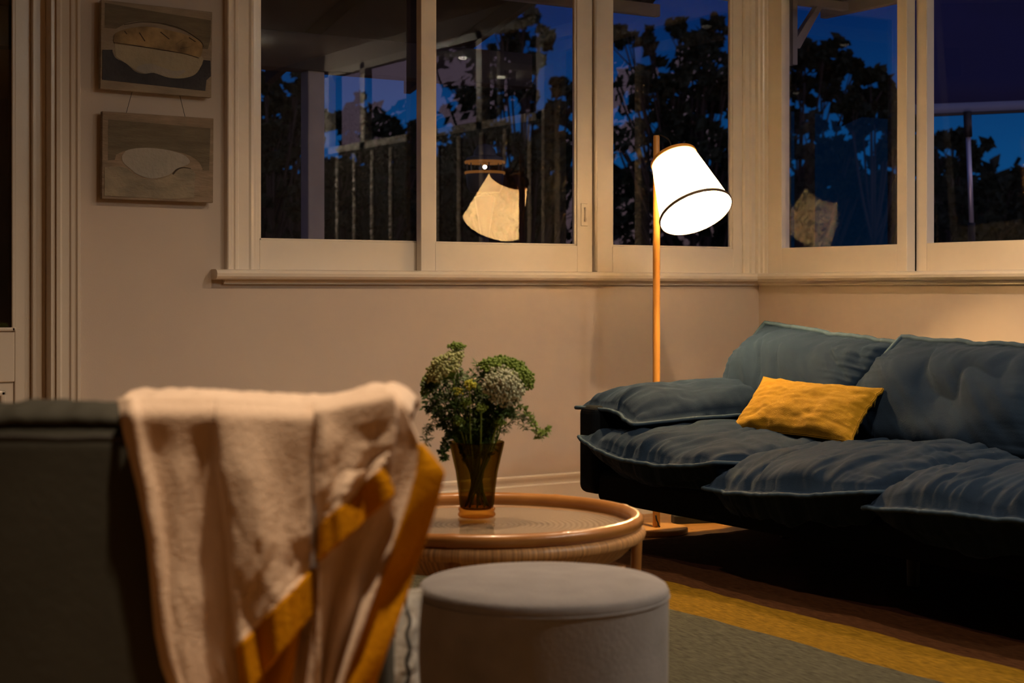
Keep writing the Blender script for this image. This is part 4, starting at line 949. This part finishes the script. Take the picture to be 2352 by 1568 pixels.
mk('border', M['border'], L2b, R2b, lambda u, t: .045, lambda u, t: f2(u, 1)+.004*math.sin(u*16), throw, 60, 16)
# inner lining glimpsed below panel 2
mk('blanket_panel', M['wool'], [(0, 556, 1440), (1, 556, 1640)], [(0, 735, 1290), (1, 722, 1640)], lambda u, t: .008, lambda u, t: .012*math.sin(u*14+t)-.006, throw, 50, 30)
mk('border', M['border'], [(0, 548, 1500), (1, 560, 1660)], [(0, 690, 1430), (1, 650, 1660)], lambda u, t: .018, lambda u, t: .010*math.sin(u*9+t), throw, 40, 20)
# panel 4 (right, long, beneath the flap)
L4 = [(0, 716, 925), (.2, 718, 1030), (.4, 726, 1180), (.6, 735, 1310), (.8, 732, 1440), (1, 726, 1600)]
R4 = [(0, 905, 900), (.06, 930, 935), (.13, 950, 985), (.2, 967, 1022), (.32, 954, 1100), (.5, 912, 1230), (.72, 848, 1390), (.86, 806, 1510), (1, 778, 1600)]
f4 = lambda u, t: (.014*math.sin(u*5+t*2.5)*smooth(.0, .4, t)+.012*math.sin(u*11+t*3)*smooth(.2, .7, t)+.010*fbm(u*3+9, t*3, 8)*t+.026*smooth(.1, .9, u)*(1-.7*t))
mk('blanket_panel', M['wool'], L4, R4, lambda u, t: .014+roll(t), f4, throw)
R4b = [(0, 967, 1022), (.05, 990, 1045), (.11, 1022, 1083), (.22, 1007, 1143), (.44, 971, 1262), (.76, 911, 1436), (1, 846, 1606)]
L4b = [(0, 965, 1020), (.05, 962, 1050), (.11, 957, 1085), (.22, 940, 1150), (.44, 895, 1280), (.76, 826, 1460), (1, 776, 1606)]
f4b = lambda u, t: .030*(1-.4*t)+.012*math.sin(t*7+u*2)*t-.012*u
mk('border', M['border'], L4b, R4b, lambda u, t: .016, f4b, throw, 20, 70)
# panel 3 (flap folded over at the upper right)
L3 = [(0, 722, 927), (.3, 722, 1030), (.6, 723, 1130), (1, 730, 1212)]
R3 = [(0, 885, 893), (.06, 908, 915), (.15, 912, 960), (.4, 905, 1010), (.7, 893, 1045), (1, 878, 1074)]
f3 = lambda u, t: (.010*math.sin(u*5.2+1.0)*smooth(0, .35, t)+.010*math.sin(u*12+t*3)*t+.010*fbm(u*3+2, t*3, 3)*t-.020*crisp(u, 0, .08)*smooth(.05, .3, t)-.010*crisp(u, 1, .12)*smooth(.3, .7, t))
mk('blanket_panel', M['wool'], L3, R3, lambda u, t: .046+roll(t)+.01*u, f3, throw)
mk('border', M['border'], [(0, 730, 1212), (1, 728, 1292)], [(0, 878, 1074), (.5, 896, 1098), (1, 909, 1134)], lambda u, t: .048+.01*u, lambda u, t: f3(u, 1)+.004*math.sin(u*9), throw, 50, 16)
# the part lying over the top and down the far side
b = MB()
def back_f(s, t):
    x = lx(279+(946-279-60*smooth(.45, .62, t))*s, 2.0); a = PI*t
    top_ = lz(poly([(0, 908), (.2, 905), (.38, 912), (.62, 920), (.72, 918), (.85, 893), (.92, 893), (.97, 905), (1, 930)], s)[0], 2.0)
    if t < .5: ph = .55+(PI-.9)*t*2; y = .018-.096*math.cos(ph); z = top_-.026+.026*math.sin(ph)+.003*fbm(s*20, t*4)
    else: y = .116+.02*smooth(.5, .7, t)+.006*math.sin(s*30)*smooth(.5, .7, t); z = top_-.028-(t-.5)*.6
    return (x, y, z-.5)
b.grid(90, 40, back_f, True); b.build('blanket_panel', M['wool'], throw, smooth=True, solid=.006)
# bumped-up fold at the right shoulder
b = MB()
def bump_f(s, t):
    a = 2*PI*s; c = lx(868, 2.0); 
    return (c+.045*math.cos(a)*math.sin(PI*t), .0+.06*math.sin(a)*math.sin(PI*t), .862-.5+.020*math.cos(PI*t)+.004*fbm(s*6, t*6))
# cushion on the chair's seat
cu = Cv+Rv*(-.228)+Fv*2.36
cush = thing('scatter_cushion', 'grey woven cushion with dark stripe standing between armchair and ottoman', 'cushion', (cu.x, cu.y, .405), YAW)
def cfn(u, v, n):
    x = .095*u*(1-.06*(1-v*v)); z = .075+.08*v*(1-.08*(1-u*u))
    return (x+n*.35, -n*.9+.02*v, z)
gc = gather(2.0, 20, .004, .4)
b = MB(); cushion(b, 48, 48, .045, cfn, lambda u, v: gc(u, v)+fbm(u*3, v*3)*.006, .04, 2.3, .9)
co = b.build('cover', M['denim'], cush, smooth=True)
b = MB(); b.tube([Vector(cfn(.72+.03*math.sin(t*1.3), -1+2*t/20*.98, .034*(1-abs(-1+2*t/20)**2.5)**.6+.006)) for t in range(21)], .0028, 6); b.build('stripe', M['black'], co, smooth=True)
